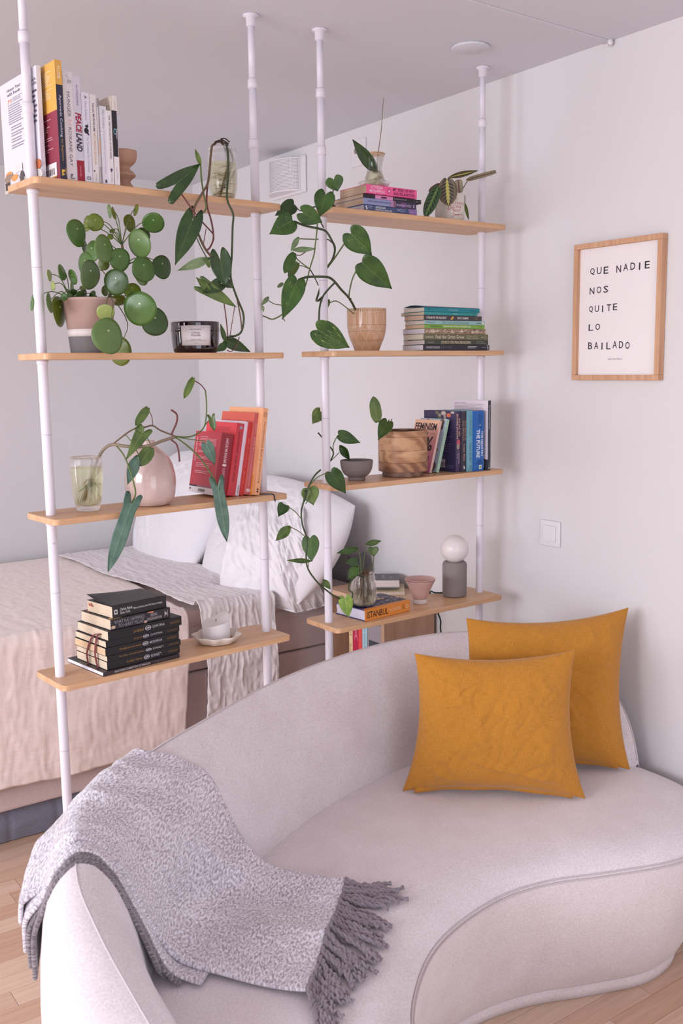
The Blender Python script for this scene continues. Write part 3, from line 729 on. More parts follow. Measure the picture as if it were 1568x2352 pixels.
# ================================================================== NIGHTSTAND (small bookcase against the wall)
ns = thing('bookcase', 'low birch bookcase with an open front standing between bed and sofa', 'bookcase', (2.23, 2.91, 0))
NX0, NX1, NY0, NY1, NZ = 2.108, 2.345, 2.725, 3.09, .748
for nm, lo, e, m in (('top_panel', (NX0, NY0, NZ - .018), (NX1 - NX0, NY1 - NY0, .018), BIRCH_T), ('side_panel', (NX0, NY0, .06), (NX1 - NX0, .018, NZ - .079), BIRCH), ('side_panel', (NX0, NY1 - .018, .06), (NX1 - NX0, .018, NZ - .079), BIRCH),
                     ('shelf_panel', (NX0 + .004, NY0 + .019, .40), (NX1 - NX0 - .012, NY1 - NY0 - .038, .018), BIRCH), ('bottom_panel', (NX0, NY0 + .019, .06), (NX1 - NX0 - .008, NY1 - NY0 - .038, .018), BIRCH), ('back_panel', (NX1 - .006, NY0 + .019, .08), (.006, NY1 - NY0 - .038, NZ - .1), BIRCH)):
    g = B(); g.box(lo, (e[0], 0, 0), (0, e[1], 0), (0, 0, e[2])); g.done(nm, m, ns, bevel=.0012)
for x in (NX0 + .03, NX1 - .03):
    for y in (NY0 + .03, NY1 - .03): g = B(); g.box((x - .015, y - .015, .001), (.03, 0, 0), (0, .03, 0), (0, 0, .059)); g.done('foot', BIRCH, ns)

# ================================================================== BOOKS
CREAM = (226, 206, 182); PW = (228, 222, 226); TAN = (206, 178, 154)
class Book:
    """frame: O corner of spine at the foot, unit axes T (thickness), D (from spine inwards), H (foot to head)"""
    def __init__(s, name, label, O, T, D, H, t, d, h, cover, spine=None, pages=CREAM, hard=False, group=None, round_=0, wavy=0.0, cat='book'):
        s.O, s.T, s.D, s.H, s.t, s.d, s.h = V(O), V(T), V(D), V(H), t, d, h
        s.root = thing(name, label, cat, s.O, group)
        c = .0022 if hard else .0008; ov = .003 if hard else .0006
        cm = flat(cover, .42, .45) if isinstance(cover, tuple) else cover; sm = flat(spine, .42, .45) if isinstance(spine, tuple) else (spine or cm)
        g = B(); g.box(s.O + s.D * c, s.D * (d - c), s.T * c, s.H * h); g.box(s.O + s.T * (t - c) + s.D * c, s.D * (d - c), s.T * c, s.H * h)
        g.done('cover', cm, s.root)
        g = B(); g.box(s.O, s.D * c, s.T * t, s.H * h); g.done('spine', sm, s.root, bevel=min(.0012, t * .2))
        g = B(); o = s.O + s.D * c + s.T * c + s.H * ov; dd, tt, hh = d - c - ov, t - 2 * c, h - 2 * ov
        nl = max(3, int(tt / .0035)); r = random.Random(int(d * 1e5) + int(h * 1e4))
        for k in range(nl):                                    # signatures, slightly uneven
            e = r.random() * .0012
            off = wavy * sin(k / nl * pi)
            g.box(o + s.T * (tt * k / nl) + s.H * (e * .4), s.D * (dd - e), s.T * (tt / nl * .985), s.H * (hh - e * .8))
        g.done('pages', pages_mat(pages), s.root)
        s.p = {}
    def spine(s, flip=False):           # reading head to foot (or foot to head); a along, b across
        if 'sp' not in s.p:
            s.p['sp'] = Print(s.O + s.H * s.h, -s.H * s.h, s.T * s.t) if not flip else Print(s.O + s.T * s.t, s.H * s.h, -s.T * s.t)
        return s.p['sp']
    def spine_up(s):
        if 'su' not in s.p: s.p['su'] = Print(s.O, s.T * s.t, s.H * s.h)
        return s.p['su']
    def back(s):                        # the T=0 face seen with the spine on its right
        if 'bk' not in s.p: s.p['bk'] = Print(s.O + s.D * s.d, -s.D * s.d, s.H * s.h)
        return s.p['bk']
    def top(s):                         # the T=t face of a lying book: spine nearest, head at left
        if 'tp' not in s.p: s.p['tp'] = Print(s.O + s.T * s.t + s.H * s.h, -s.H * s.h, s.D * s.d)
        return s.p['tp']
    def done(s):
        for nm, p in s.p.items(): p.done('spine_lettering' if nm in ('sp', 'su') else 'cover_print', s.root)
        return s
Z1 = V((0, 0, 1))
def upright(U, lvl, uL, uR, vtop, q, d, label, cover, tilt=0, **kw):
    z = LV[U][lvl] + .0006; s0, s1 = s_at(U, uL, q, z), s_at(U, uR, q, z); X, Y = ux(U), uy(U)
    a = radians(tilt); T = X * cos(a) - Z1 * sin(a); H = X * sin(a) + Z1 * cos(a); t = (s1 - s0) * cos(a)
    O = W(U, s1, q, z) - T * t
    h = z_at(U, s1 + (.5 * (z_at(U, s1, q, vtop) - z) * math.tan(a) if a else 0), q, vtop) - z; h /= cos(a)
    return Book('book', label, O, T, Y, H, t - .0004, d, h, cover, **kw)
def lying(U, uL, uR, z0, z1, q, d, label, cover, yaw=0, s01=None, **kw):
    zm = (z0 + z1) / 2
    s0, s1 = s01 if s01 else (s_at(U, uL, q, zm), s_at(U, uR, q, zm)); X, Y = ux(U), uy(U); a = radians(yaw)
    X2 = X * cos(a) + Y * sin(a); Y2 = -X * sin(a) + Y * cos(a)
    return Book('book', label, W(U, s0, q, z0) + X2 * (s1 - s0), Z1, Y2, -X2, z1 - z0 - .0006, d, s1 - s0, cover, **kw)

# ---- upper left shelf: standing books
TOPL = 'books standing on the top left shelf'
_z = LV['A'][0] + .0006; _s = .0425; _q = q_at('A', _s, _z, 97)
b = Book('book', 'white cookbook with jars on its back cover, standing first at the left end', W('A', _s, _q, _z), ux('A'), uy('A'), Z1, .0105, q_at('A', _s, _z, 14) - _q, z_at('A', _s, _q, 149) - _z, (224, 220, 230), pages=PW, group=TOPL)
p = b.back()
p.text('Honor Your', .20, .58, .905, .935, (60, 54, 66), .01).text('with Foods', .20, .56, .865, .893, (60, 54, 66), .01).text('M', .21, .31, .795, .838, (214, 140, 100))
p.lines(.34, .62, .795, .838, 3, (150, 144, 156)); p.lines(.21, .62, .60, .785, 9, (150, 144, 156)); 
for k in range(4): p.lines(.26, .62, .54 - k * .055, .585 - k * .055, 2, (150, 144, 156), seed=k)
p.lines(.78, .99, .50, .80, 7, (90, 80, 96)); p.text('Back', .80, .99, .88, .905, (60, 54, 66)).text('Foods', .78, .99, .845, .87, (60, 54, 66))
p.rect(.0, 1, 0, .10, (196, 188, 182)); p.disc(.14, .16, .10, .035, (228, 150, 80)); p.disc(.14, .13, .13, .045, (150, 126, 110)); p.rect(.02, .16, .03, .10, (74, 66, 66)); p.disc(.30, .10, .13, .045, (206, 208, 220)); p.disc(.30, .12, .10, .03, (222, 150, 84)); p.disc(.50, .10, .06, .06, (88, 80, 80)); p.rect(.30, .52, .16, .23, (220, 214, 212))
p.poly([(.28, .02), (.40, .045), (.50, .03), (.44, .015)], (140, 46, 56)); p.disc(.90, .155, .12, .05, (196, 110, 70)); p.disc(.9, .07, .14, .05, (214, 206, 204)); b.done()
b = upright('A', 0, 139.5, 154.5, 139, .004, .18, 'thick yellow and maroon cookbook with a navy spine, tallest on the shelf', (226, 172, 84), spine=(44, 46, 66), pages=PW, group=TOPL)
p = b.back(); p.rect(0, 1, 0, .585, (142, 56, 74)); p.lines(.30, .90, .80, .93, 9, (240, 222, 190), .35); p.lines(.35, .9, .69, .78, 6, (240, 222, 190), .3)
p.lines(.25, .85, .24, .53, 15, (206, 160, 164), .35, .5); p.rect(.30, .92, .035, .15, (236, 226, 226)); p.rect(.30, .92, .025, .035, (206, 160, 70))
for k in range(13): p.rect(.37 + k * .038, .37 + k * .038 + (.012 if k % 3 else .024), .05, .105, (70, 60, 66))
p.lines(.34, .7, .115, .145, 2, (120, 110, 114))
p = b.spine(); p.rect(0, .205, 0, 1, (222, 168, 80)); p.text('PLUMB', .05, .155, .3, .72, (244, 226, 190), .01).text('Ayurveda Cooking', .29, .645, .28, .75, (214, 208, 222)).text('for Beginners', .66, .845, .30, .72, (180, 150, 96)); p.poly([(.92, .25), (.92, .75), (.935, .75), (.95, .35), (.96, .75), (.975, .25)], (222, 178, 70)); p.rect(.905, .96, .86, .93, (206, 160, 70)); b.done()
b = upright('A', 0, 155, 178, 166, .010, .14, 'wide white paperback with spaced serif capitals on its spine', (222, 214, 218), pages=PW, group=TOPL)
p = b.spine(); p.text('HUNGER', .185, .415, .36, .66, (92, 86, 96)).text('H', .44, .49, .34, .72, (222, 178, 180)).text('ROXANE GAY', .51, .87, .36, .66, (92, 86, 96)).poly([(.03, .30), (.085, .82), (.088, .85), (.033, .36)], (40, 36, 44)).lines(.075, .11, .45, .85, 4, (140, 132, 140)); p.poly([(.94, .35), (.94, .65), (.975, .42), (.975, .75), (.985, .75), (.985, .35)], (110, 104, 112)); b.done()
b = upright('A', 0, 178.5, 195.5, 177, .008, .15, 'grey white book with heavy red and black slanted title', (206, 200, 212), pages=PW, group=TOPL)
p = b.spine(); p.text('AUTESSERRE', .075, .275, .36, .62, (116, 110, 126), .005).text('PEACE', .345, .535, .10, .90, (152, 34, 60), .04, .18).text('LAND', .54, .715, .10, .90, (54, 48, 66), .04, .18).rect(.80, 1, 0, 1, (150, 36, 56)).text('Cambridge', .85, .955, .34, .62, (206, 150, 160)); b.done()
b = upright('A', 0, 196, 214, 214, .008, .135, 'white paperback with a black cat silhouette on its spine', (218, 214, 226), pages=PW, group=TOPL)
p = b.spine(); p.text('Hiro Arikawa', .10, .31, .38, .62, (150, 144, 160)).disc(.425, .45, .034, .30, (36, 32, 40)).disc(.375, .52, .016, .22, (36, 32, 40)).poly([(.44, .62), (.465, .85), (.475, .70), (.452, .45)], (36, 32, 40)).poly([(.355, .60), (.34, .72), (.366, .68)], (36, 32, 40)).text('The Travelling Cat Chronicles', .49, .885, .40, .66, (150, 144, 160)).poly([(.03, .3), (.05, .7), (.06, .5), (.045, .85), (.07, .4), (.05, .45)], (110, 104, 116)).disc(.955, .5, .02, .28, (96, 90, 104), hole=.6); b.done()
b = upright('A', 0, 214.5, 229.5, 218, .008, .13, 'pale cream paperback with an orange shaded title', (222, 214, 214), pages=PW, group=TOPL)
p = b.spine(); p.text('Haruki MURAKAMI', .10, .415, .36, .68, (96, 88, 100), .012).text('FIRST PERSON SINGULAR', .43, .79, .36, .66, (206, 160, 128), .005).disc(.865, .25, .01, .14, (96, 66, 100)).text('vintage', .90, .975, .40, .6, (140, 132, 140)); b.done()
b = upright('A', 0, 230, 236.5, 226, .008, .13, 'slim paperback with a black and white checked edge', (214, 206, 210), pages=PW, group=TOPL)
p = b.spine_up()
for k in range(120):
    if k < 12 or k > 96 or k % 2 == 0: p.rect(.08 if k % 2 else .5, .5 if k % 2 else .92, 1 - (k + 1) / 120, 1 - k / 120, (96, 88, 96))
p.rect(.12, .5, .34, .52, (224, 178, 140)); b.done()
b = upright('A', 0, 237, 251.5, 245, .006, .125, 'white paperback with faint grey italic title', (220, 216, 224), pages=PW, group=TOPL)
p = b.spine(); p.text('Milan Kundera', .04, .285, .34, .66, (146, 142, 154), .0, .2).text('The Unbearable Lightness of Being', .31, .87, .36, .64, (184, 180, 192), 0, .2).rect(.945, .985, .36, .66, (70, 66, 78)); b.done()
b = upright('A', 0, 252, 263.5, 255, .004, .125, 'narrow white book with a tiny purple mark near the bottom', (226, 220, 222), pages=PW, group=TOPL)
p = b.spine(); p.text('THE TIBETAN BOOK OF THE DEAD', .06, .655, .36, .66, (104, 98, 106), .012).disc(.80, .5, .018, .26, (104, 70, 110)).disc(.825, .5, .012, .14, (104, 70, 110)).text('shambhala', .85, .97, .40, .62, (140, 132, 140)); b.done()
b = upright('A', 0, 264, 276.5, 221, .004, .15, 'last book of the row, black spine with white ends', (222, 206, 190), spine=(40, 36, 44), pages=PW, group=TOPL)
p = b.spine(); p.rect(0, .165, 0, 1, (226, 216, 210)).rect(.68, 1, 0, 1, (230, 222, 224)).rect(.165, .68, .88, .96, (200, 192, 200)).text('clash', .05, .15, .6, .72, (80, 72, 80)).disc(.40, .45, .035, .30, (120, 180, 196), hole=.7).text('Tibetan', .36, .48, .62, .86, (220, 214, 222)).text('Clara Parker', .80, .95, .40, .62, (150, 142, 150)); p2 = b.back(); p2.lines(.30, .95, .80, .90, 5, (150, 136, 126), .3); b.done()

# ---- third shelf, left: leaning red books
LEAN = 'leaning books on the third shelf of the left unit'
b = upright('A', 2, 490, 520, 999, .055, .130, 'dark red paperback at the front of the leaning row, back cover facing left', (176, 52, 66), spine=(146, 38, 52), tilt=11, pages=CREAM, group=LEAN)
p = b.back(); p.rect(0, 1, 0, .10, (216, 208, 212)).rect(0, .31, .10, .125, (60, 44, 66)).rect(.31, 1, .10, .125, (140, 100, 116))
for k in range(14): p.rect(.38 + k * .019, .38 + k * .019 + (.007 if k % 3 else .013), .03, .075, (60, 52, 60))
p.text('HARUKI MURAKAMI', .0, .0001, 0, .0001, (176, 52, 66)); p.text('NORWEGIAN WOOD', .22, .50, .905, .922, (230, 200, 204)); p.lines(.20, .86, .75, .885, 7, (226, 178, 184), .28, .05); p.lines(.18, .58, .645, .69, 2, (226, 178, 184), .3); p.lines(.17, .72, .54, .60, 3, (226, 178, 184), .3); p.lines(.17, .82, .41, .49, 3, (226, 178, 184), .3); p.lines(.17, .78, .31, .36, 2, (226, 178, 184), .3)
p.disc(.92, .145, .03, .022, (224, 206, 210)); p.poly([(.04, .06), (.07, .075), (.10, .06), (.07, .045)], (50, 44, 50))
pv = Print(b.O + b.D * b.d + b.H * b.h, -b.H * b.h, -b.D * b.d); pv.text('HARUKI MURAKAMI', .10, .48, .07, .12, (232, 206, 210)); pv.done('cover_print', b.root)
p = b.spine(); p.text('HARUKI MURAKAMI', .08, .47, .38, .62, (224, 190, 196), .01).disc(.505, .5, .022, .17, (226, 206, 210)).text('NORWEGIAN WOOD', .55, .86, .38, .62, (214, 160, 170), .005).disc(.93, .5, .022, .2, (220, 196, 200)); b.done()
b = upright('A', 2, 522, 540, 975, .050, .150, 'bright red paperback with a small grey square at the top of its spine', (214, 62, 72), spine=(196, 58, 70), tilt=11, pages=CREAM, group=LEAN)
p = b.spine(); p.rect(.04, .075, .42, .78, (140, 150, 172)).text('KAZUO ISHIGURO', .115, .42, .36, .62, (122, 30, 46), .01).text('KLARA AND THE SUN', .45, .80, .36, .62, (122, 30, 46), .01); p2 = b.back(); p2.lines(.30, .85, .875, .93, 3, (150, 40, 50), .3, .1); b.done()
b = upright('A', 2, 540.5, 549, 970, .048, .155, 'thin pale lilac book between two red ones', (222, 208, 222), tilt=11, pages=PW, group=LEAN)
b.spine().text('faber', .86, .97, .3, .7, (80, 70, 84)); b.done()
b = upright('A', 2, 549.5, 559.5, 972, .044, .14, 'scarlet slim book with worn corners in the leaning row', (196, 54, 54), tilt=11, pages=CREAM, group=LEAN)
b.spine().text('MIND FULL TO MINDFUL', .21, .62, .36, .66, (226, 130, 130)).text('OM SWAMI', .67, .83, .36, .62, (226, 130, 130)).rect(.80, .97, .9, .98, (230, 196, 190)); b.done()
b = upright('A', 2, 560, 576, 951, .040, .16, 'coral orange book with a dusty rose spine', (212, 96, 80), spine=(196, 100, 104), tilt=11, pages=CREAM, group=LEAN)
p = b.spine(); p.text('LEDERACH', .13, .24, .36, .64, (230, 178, 184)).text('BUILDING PEACE', .30, .48, .36, .64, (230, 178, 184)).text('Sustainable Reconciliation in Divided Societies', .50, .89, .38, .62, (230, 178, 184)).disc(.945, .5, .022, .36, (226, 190, 194)); b.done()
b = upright('A', 2, 576.5, 583.5, 976, .034, .135, 'yellow ochre paperback with tall black title', (224, 148, 36), tilt=10, pages=CREAM, group=LEAN)
b.spine().text('HOMEGOING', .06, .47, .22, .78, (66, 48, 30), .01).disc(.56, .4, .05, .34, (50, 40, 44)).disc(.53, .65, .02, .2, (214, 170, 160)).disc(.60, .55, .02, .2, (206, 160, 150)).text('YAA GYASI', .65, .80, .3, .7, (196, 112, 30)).rect(.88, .93, .5, .9, (110, 70, 40)); b.done()
b = upright('A', 2, 584, 596, 939, .020, .165, 'tall peach orange hardback resting against the white post', (236, 170, 126), tilt=9, hard=True, pages=PW, group=LEAN)
p = b.spine(); p.disc(.075, .5, .030, .36, (150, 96, 60), hole=.86).disc(.075, .5, .015, .18, (150, 96, 60), hole=.7).text('The MONOCLE Book of Gentle Living', .155, .86, .34, .68, (110, 66, 44)).poly([(.93, .28), (.945, .5), (.935, .72), (.92, .5)], (60, 30, 26)).poly([(.955, .28), (.97, .5), (.96, .72), (.945, .5)], (60, 30, 26)); b.done()
rib = tag(B().tube([W('A', s, q, z) for s, q, z in ((.592, .030, LV['A'][2] + .003), (.606, .012, LV['A'][2] + .0035), (.622, .001, LV['A'][2] + .002), (.624, -.002, LV['A'][2] - .010), (.626, -.002, LV['A'][2] - .017))], .0016, 6).done('ribbon', flat((40, 32, 40), .7), smooth=True), 'black ribbon curling over the shelf edge beside the peach book', 'ribbon')

# ---- bottom shelf, left: stack of black books
BLK = (22, 20, 25); STK = 'black books stacked on the bottom shelf'; z = LV['A'][3] + .0005
def stack(U, z, items):
    out = []
    for (uL, uR, t, q, d, yaw, label, cover, kw) in items:
        bk = lying(U, uL, uR, z, z + t, q, d, label, cover, yaw, **kw); z += t; out.append(bk)
    return out
zz = [1555, 1531, 1502.5, 1482, 1459, 1431, 1395, 1364]
A4 = stack('A', z, [
    (237, 420, .0105, .005, .178, 4, 'thin white edged book with a black cover lying at the bottom of the stack', (54, 46, 50), dict(pages=(240, 236, 246), group=STK)),
    (246, 420, .0215, .012, .150, 4, 'black novel with a cream page block, second from the bottom of the stack', BLK, dict(group=STK)),
    (246, 422, .0150, .010, .150, 4, 'thin black novel, third from the bottom of the stack', BLK, dict(group=STK)),
    (242, 418, .0205, .010, .152, 4, 'black novel with darker yellowed pages, in the middle of the stack', BLK, dict(pages=(222, 190, 158), group=STK)),
    (243, 419, .0165, .011, .150, 4, 'black novel with the brown ribbon bookmark end, fifth from the bottom', BLK, dict(group=STK)),
    (248, 424, .0240, .010, .150, 4, 'thick black novel directly under the book with painted cover', BLK, dict(group=STK)),
    (254, 398, .0270, .014, .140, 5, 'charcoal book with large capital title and painted hands on its cover', (44, 40, 46), dict(group=STK)),
    (258, 390, .0300, .020, .115, 6, 'dog eared black paperback on top of the stack', (38, 36, 38), dict(group=STK))])
A4[0].spine().text('ANALYZING COMPETITIVE VICTIMHOOD', .14, .60, .25, .75, (200, 190, 192), .01).text('Cagla Demirel', .66, .82, .3, .7, (120, 100, 100)); A4[0].done()
for bk, au, ti, a in ((A4[1], 'BONNETT', 'La mejor historia', .56), (A4[2], 'BONNETT', 'Que hacer con estos pedazos', .58), (A4[3], 'MOSHFEGH', 'Nostalgia de otro mundo', .56), (A4[4], 'QUINTANA', 'La perra', .56), (A4[5], 'QUINTANA', 'Los abismos', .56)):
    p = bk.spine(); p.text(ti, a - .09 - .0125 * len(ti), a - .09, .30, .66, (166, 122, 66), 0, .2).disc(a - .03, .5, .042, .26, (186, 182, 190), hole=.75).poly([(a - .065, .44), (a - .03, .62), (a + .005, .52), (a - .03, .40)], (186, 182, 190)).text(au, a + .03, a + .03 + .021 * len(au), .34, .68, (190, 186, 192), .005).text('ALFAGUARA', .83, .97, .34, .64, (128, 96, 54), .005); bk.done()
p = A4[6].spine(); p.text('WHAT HAS HAPPENED', .06, .56, .52, .86, (150, 146, 152)).text('TO HARRY PILLAI?', .12, .54, .12, .46, (150, 146, 152)).text('SHIVANI', .66, .77, .52, .8, (190, 180, 182)).text('SIVAGURUNATHAN', .60, .85, .16, .44, (190, 180, 182)).rect(.90, .905, .2, .8, (200, 190, 190)).rect(.95, .955, .2, .8, (200, 190, 190)).poly([(.915, .3), (.915, .7), (.942, .5)], (220, 214, 214)).disc(.04, .25, .035, .16, (206, 176, 150)).disc(.57, .12, .03, .14, (190, 160, 140)).poly([(.60, .92), (.62, .99), (.72, .99), (.70, .84)], (214, 140, 110)); p2 = A4[6].top(); p2.poly([(.0, .06), (.04, .0), (.20, .02), (.17, .14), (.05, .16)], (206, 160, 110)); p2.poly([(.02, .80), (.10, .72), (.16, .86), (.06, .96)], (214, 132, 120)); p2.lines(.20, .26, .3, .8, 3, (150, 144, 150)); A4[6].done()
p = A4[7].spine(); p.rect(.03, .09, .30, .70, (200, 196, 200)).rect(.045, .075, .42, .58, (60, 56, 60)).text('Clarissa Pinkola', .14, .36, .54, .78, (210, 206, 210), .01, .1).text('Estes, Ph.D.', .14, .32, .22, .46, (210, 206, 210), .01, .1).text('Myths and Stories of the Wild Woman Archetype', .38, .92, .40, .62, (206, 202, 206), .01, .1)
p = A4[7].top(); p.poly([(.36, .62), (.44, .95), (.52, .60)], (196, 190, 188)); p.poly([(.46, .66), (.60, .94), (.58, .62)], (150, 144, 144)); p.lines(.44, .70, .30, .56, 4, (150, 146, 146), .3, .4); p.lines(.74, .92, .36, .9, 6, (110, 108, 110), .3, .5); p.text('WILD WOMAN', .72, .98, .06, .22, (146, 142, 146), .01); p.lines(.06, .12, .1, .92, 3, (130, 128, 130), .3); A4[7].done()
# lifted front cover of the top book
bk = A4[7]; g = B(); g.grid(16, 10, lambda a, b: bk.O + bk.H * (bk.h * (1 - a)) + bk.D * (bk.d * b) + bk.T * (bk.t + .0006 + (b ** 2) * (1 - a) ** 1.5 * .012 + .002 * b)); g.done('lifted_cover', flat((46, 44, 46), .4, .5), bk.root, smooth=True, solid=.0006)
tab = B(); o_ = bk.O + bk.H * (bk.h + .0004) + bk.D * .085 + bk.T * .016; tab.add([o_, o_ + bk.D * .022, o_ + bk.D * .012 + bk.T * .010 + bk.H * .006], [(0, 1, 2)]); tab.done('page_marker', flat((206, 116, 96), .6), bk.root, solid=.0006)
bk = A4[5]; o_ = bk.O + bk.H * (bk.h + .002) + bk.D * .030
for k, (dq, dz) in enumerate(((.055, -.086), (.012, -.075))):
    g = B(); pts = [o_ + bk.T * .012 - bk.H * .003, o_ + bk.H * .006 + bk.D * (dq * .45) + bk.T * .004, o_ + bk.H * .010 + bk.D * (dq * .9) + bk.T * (dz * .45), o_ + bk.H * .007 + bk.D * dq + bk.T * dz * .8, o_ + bk.H * .006 + bk.D * (dq - .004) + bk.T * (dz)]
    pts, _ = smooth_path(pts, [0] * 5, 5); g.grid(len(pts) - 1, 1, lambda a, b: pts[round(a * (len(pts) - 1))] + bk.D * (.0065 * b) + bk.H * .001 * b); g.done('ribbon_bookmark', flat((118, 52, 56), .6), bk.root, smooth=True, solid=.0005)

# ---- top shelf, right: small stack
zB = LV['B'][0] + .0005; GR = 'books lying on the top right shelf'
B1 = stack('B', zB, [
    (835.5, 957, .0165, .010, .150, 0, 'navy textbook at the bottom of the small stack, lilac spine end', (70, 82, 120), dict(pages=(222, 212, 222), group=GR)),
    (834.5, 955.5, .0175, .008, .150, 0, 'periwinkle blue to plum paperback, second from the bottom', (142, 148, 190), dict(pages=TAN, group=GR)),
    (833.5, 967, .0120, .012, .155, 0, 'black paperback with a pink spine patch, under the hot pink one', (38, 34, 42), dict(pages=TAN, group=GR)),
    (841, 957, .0245, .004, .125, 0, 'hot pink paperback on top, under the gold rimmed glass', (236, 92, 148), dict(pages=TAN, group=GR))])
p = B1[0].spine(); p.poly([(.85, 0), (.83, 1), (1, 1), (1, 0)], (140, 110, 166)).rect(.03, .055, .5, .85, (220, 218, 228)).rect(.04, .065, .2, .5, (220, 218, 228)).lines(.075, .16, .25, .85, 2, (150, 156, 186)).text('GENDER AND', .21, .40, .54, .86, (228, 226, 234), .015).text('POLITICAL ANALYSIS', .21, .52, .12, .44, (228, 226, 234), .015).lines(.62, .80, .3, .8, 2, (150, 156, 186)).text('palgrave', .87, .97, .3, .7, (186, 160, 204)); B1[0].done()
p = B1[1].spine(); p.rect(.50, .56, 0, 1, (176, 134, 172)).rect(.56, .60, 0, 1, (140, 90, 120)).rect(.60, 1, 0, 1, (60, 46, 78)).rect(.70, .80, .0, .9, (104, 66, 112)).text('MANY LIVES, MANY MASTERS', .08, .52, .36, .68, (86, 82, 120)).text('DR BRIAN WEISS', .61, .90, .22, .62, (190, 180, 210)).text('X', .935, .965, .2, .66, (230, 226, 234), .03); B1[1].done()
p = B1[2].spine(); p.rect(.20, .50, .05, .95, (226, 150, 196)).rect(.30, .395, .3, .72, (60, 40, 60)).text('Caperucita se come al lobo', .515, .74, .34, .74, (196, 190, 194)).text('4', .915, .925, .3, .7, (190, 186, 190)); B1[2].done()
p = B1[3].spine(); p.text('OTTESSA', .085, .315, .56, .92, (246, 206, 224), .015).text('MOSHFEGH', .06, .35, .12, .48, (246, 206, 224), .015).disc(.44, .5, .032, .28, (120, 40, 76), hole=.85).poly([(.42, .48), (.455, .62), (.455, .36)], (250, 220, 232)).text('MY YEAR OF REST', .52, .955, .56, .90, (96, 26, 58), .008).text('AND RELAXATION', .525, .95, .10, .46, (96, 26, 58), .008); B1[3].done()

# ---- second shelf, right: nine lying books
vv = [780, 690, 614, 522, 436, 371, 308, 226, 177, 105]; sc = 852 / 125.
GR2 = 'books piled on the second right shelf'; qv = .006; zs = [LV['B'][1] + .0005]
sM = s_at('B', 990, qv, 1.65)
for v in vv[1:]: zs.append(z_at('B', sM, qv, 690 + v / sc))
spec = [(419, 1455, 'black book at the very bottom of the pile, white stripe at its spine end', (42, 40, 48), PW), (441, 1437, 'dark olive green book with condensed capitals, second from the bottom', (60, 66, 56), (224, 208, 204)), (424, 1438, 'moss green book with a large serif title, third from the bottom', (104, 102, 74), (222, 212, 194)),
        (440, 1404, 'brown mottled stone patterned book in the pile', (154, 130, 106), (222, 212, 222)), (440, 1382, 'lime green book whose title is upside down', (122, 166, 70), (212, 180, 154)), (442, 1382, 'pale aqua book above the lime green one', (146, 184, 184), (220, 204, 196)),
        (430, 1336, 'charcoal book with an orange animal on its spine', (66, 62, 66), (206, 176, 154)), (437, 1272, 'thin turquoise book second from the top', (44, 142, 142), (212, 184, 158)), (436, 1302, 'teal paperback on top of the pile', (20, 128, 140), (214, 200, 186))]
ub_ = [92, 108, 108, 95, 132, 132, 150, 68, 110]; B2 = []
for k, (uL, uR, lab, col, pg) in enumerate(spec):
    s0 = s_at('B', 910 + uL / sc, qv, zs[k]); d = min(.16, max(.09, q_at('B', s0, zs[k], 910 + ub_[k] / sc) - qv))
    B2.append(lying('B', 910 + uL / sc, 910 + uR / sc, zs[k], zs[k + 1], qv, d, lab, col, pages=pg, group=GR2))
B2[0].spine().text('UNDERSTANDING', .04, .24, .36, .72, (196, 192, 196), .01).text('QUALITY PEACE', .255, .42, .36, .72, (110, 108, 110)).lines(.66, .81, .25, .75, 2, (180, 176, 180)).text('Routledge', .885, .955, .42, .64, (200, 196, 200)).rect(.97, .98, .1, .95, (230, 226, 230)); B2[0].done()
B2[1].spine().text('Neufeldt', .05, .15, .3, .7, (150, 150, 136), 0, .2).text('ETHICS FOR PEACEBUILDERS', .255, .715, .2, .78, (214, 198, 166), .01).text('ROWMAN &', .81, .93, .54, .8, (150, 152, 140)).text('LITTLEFIELD', .81, .96, .2, .44, (150, 152, 140)); B2[1].done()
B2[2].spine().text('Lederach', .03, .145, .3, .7, (216, 210, 190)).text('Feel the Grass Grow', .18, .615, .22, .84, (222, 214, 196)).text('Ecologies of Slow', .66, .825, .56, .82, (210, 204, 184)).text('Peace in Colombia', .66, .835, .22, .48, (210, 204, 184)).rect(.89, .925, .46, .54, (220, 214, 196)).rect(.945, .95, .2, .8, (190, 184, 160)); B2[2].done()
p = B2[3].spine(); r = random.Random(5)
for k in range(46): a = r.random(); p.poly([(a, r.random() * .4), (min(1, a + .03 + r.random() * .05), .2 + r.random() * .6), (min(1, a + .02), .6 + r.random() * .4)], r.choice(((186, 164, 138), (120, 98, 76), (204, 186, 164), (140, 112, 84))))
p.text('Ph. D. Howe', .03, .135, .36, .66, (226, 216, 204)).text('Stories about solidarity', .18, .645, .36, .64, (232, 224, 212)).text('Linda Tuhiwai', .73, .93, .36, .64, (232, 224, 212)); B2[3].done()
B2[4].spine(True).text('El hombre en busca de sentido', .25, .70, .25, .75, (220, 226, 196), .02).text('VIKTOR FRANKL', .72, .91, .3, .7, (70, 96, 40), .01).rect(.06, .065, .2, .8, (60, 80, 40)); B2[4].done()
B2[5].spine().text('Maathai', .03, .165, .25, .78, (110, 140, 144)).text('The Green Belt Movement', .28, .73, .22, .80, (104, 134, 138)).text('lantern', .865, .94, .3, .7, (60, 66, 70)).disc(.965, .5, .016, .36, (236, 214, 190)); B2[5].done()
B2[6].spine().text('A PSALM FOR THE WILD-BUILT', .04, .38, .28, .74, (222, 214, 210), .02).poly([(.45, .3), (.48, .85), (.51, .7), (.48, .2), (.46, .1)], (222, 160, 80)).text('BECKY CHAMBERS', .57, .76, .3, .72, (222, 214, 210), .02)
for k in range(3):
    for j in range(3): B2[6].spine().rect(.875 + j * .018, .887 + j * .018, .24 + k * .2, .30 + k * .2, (170, 146, 90))
B2[6].done()
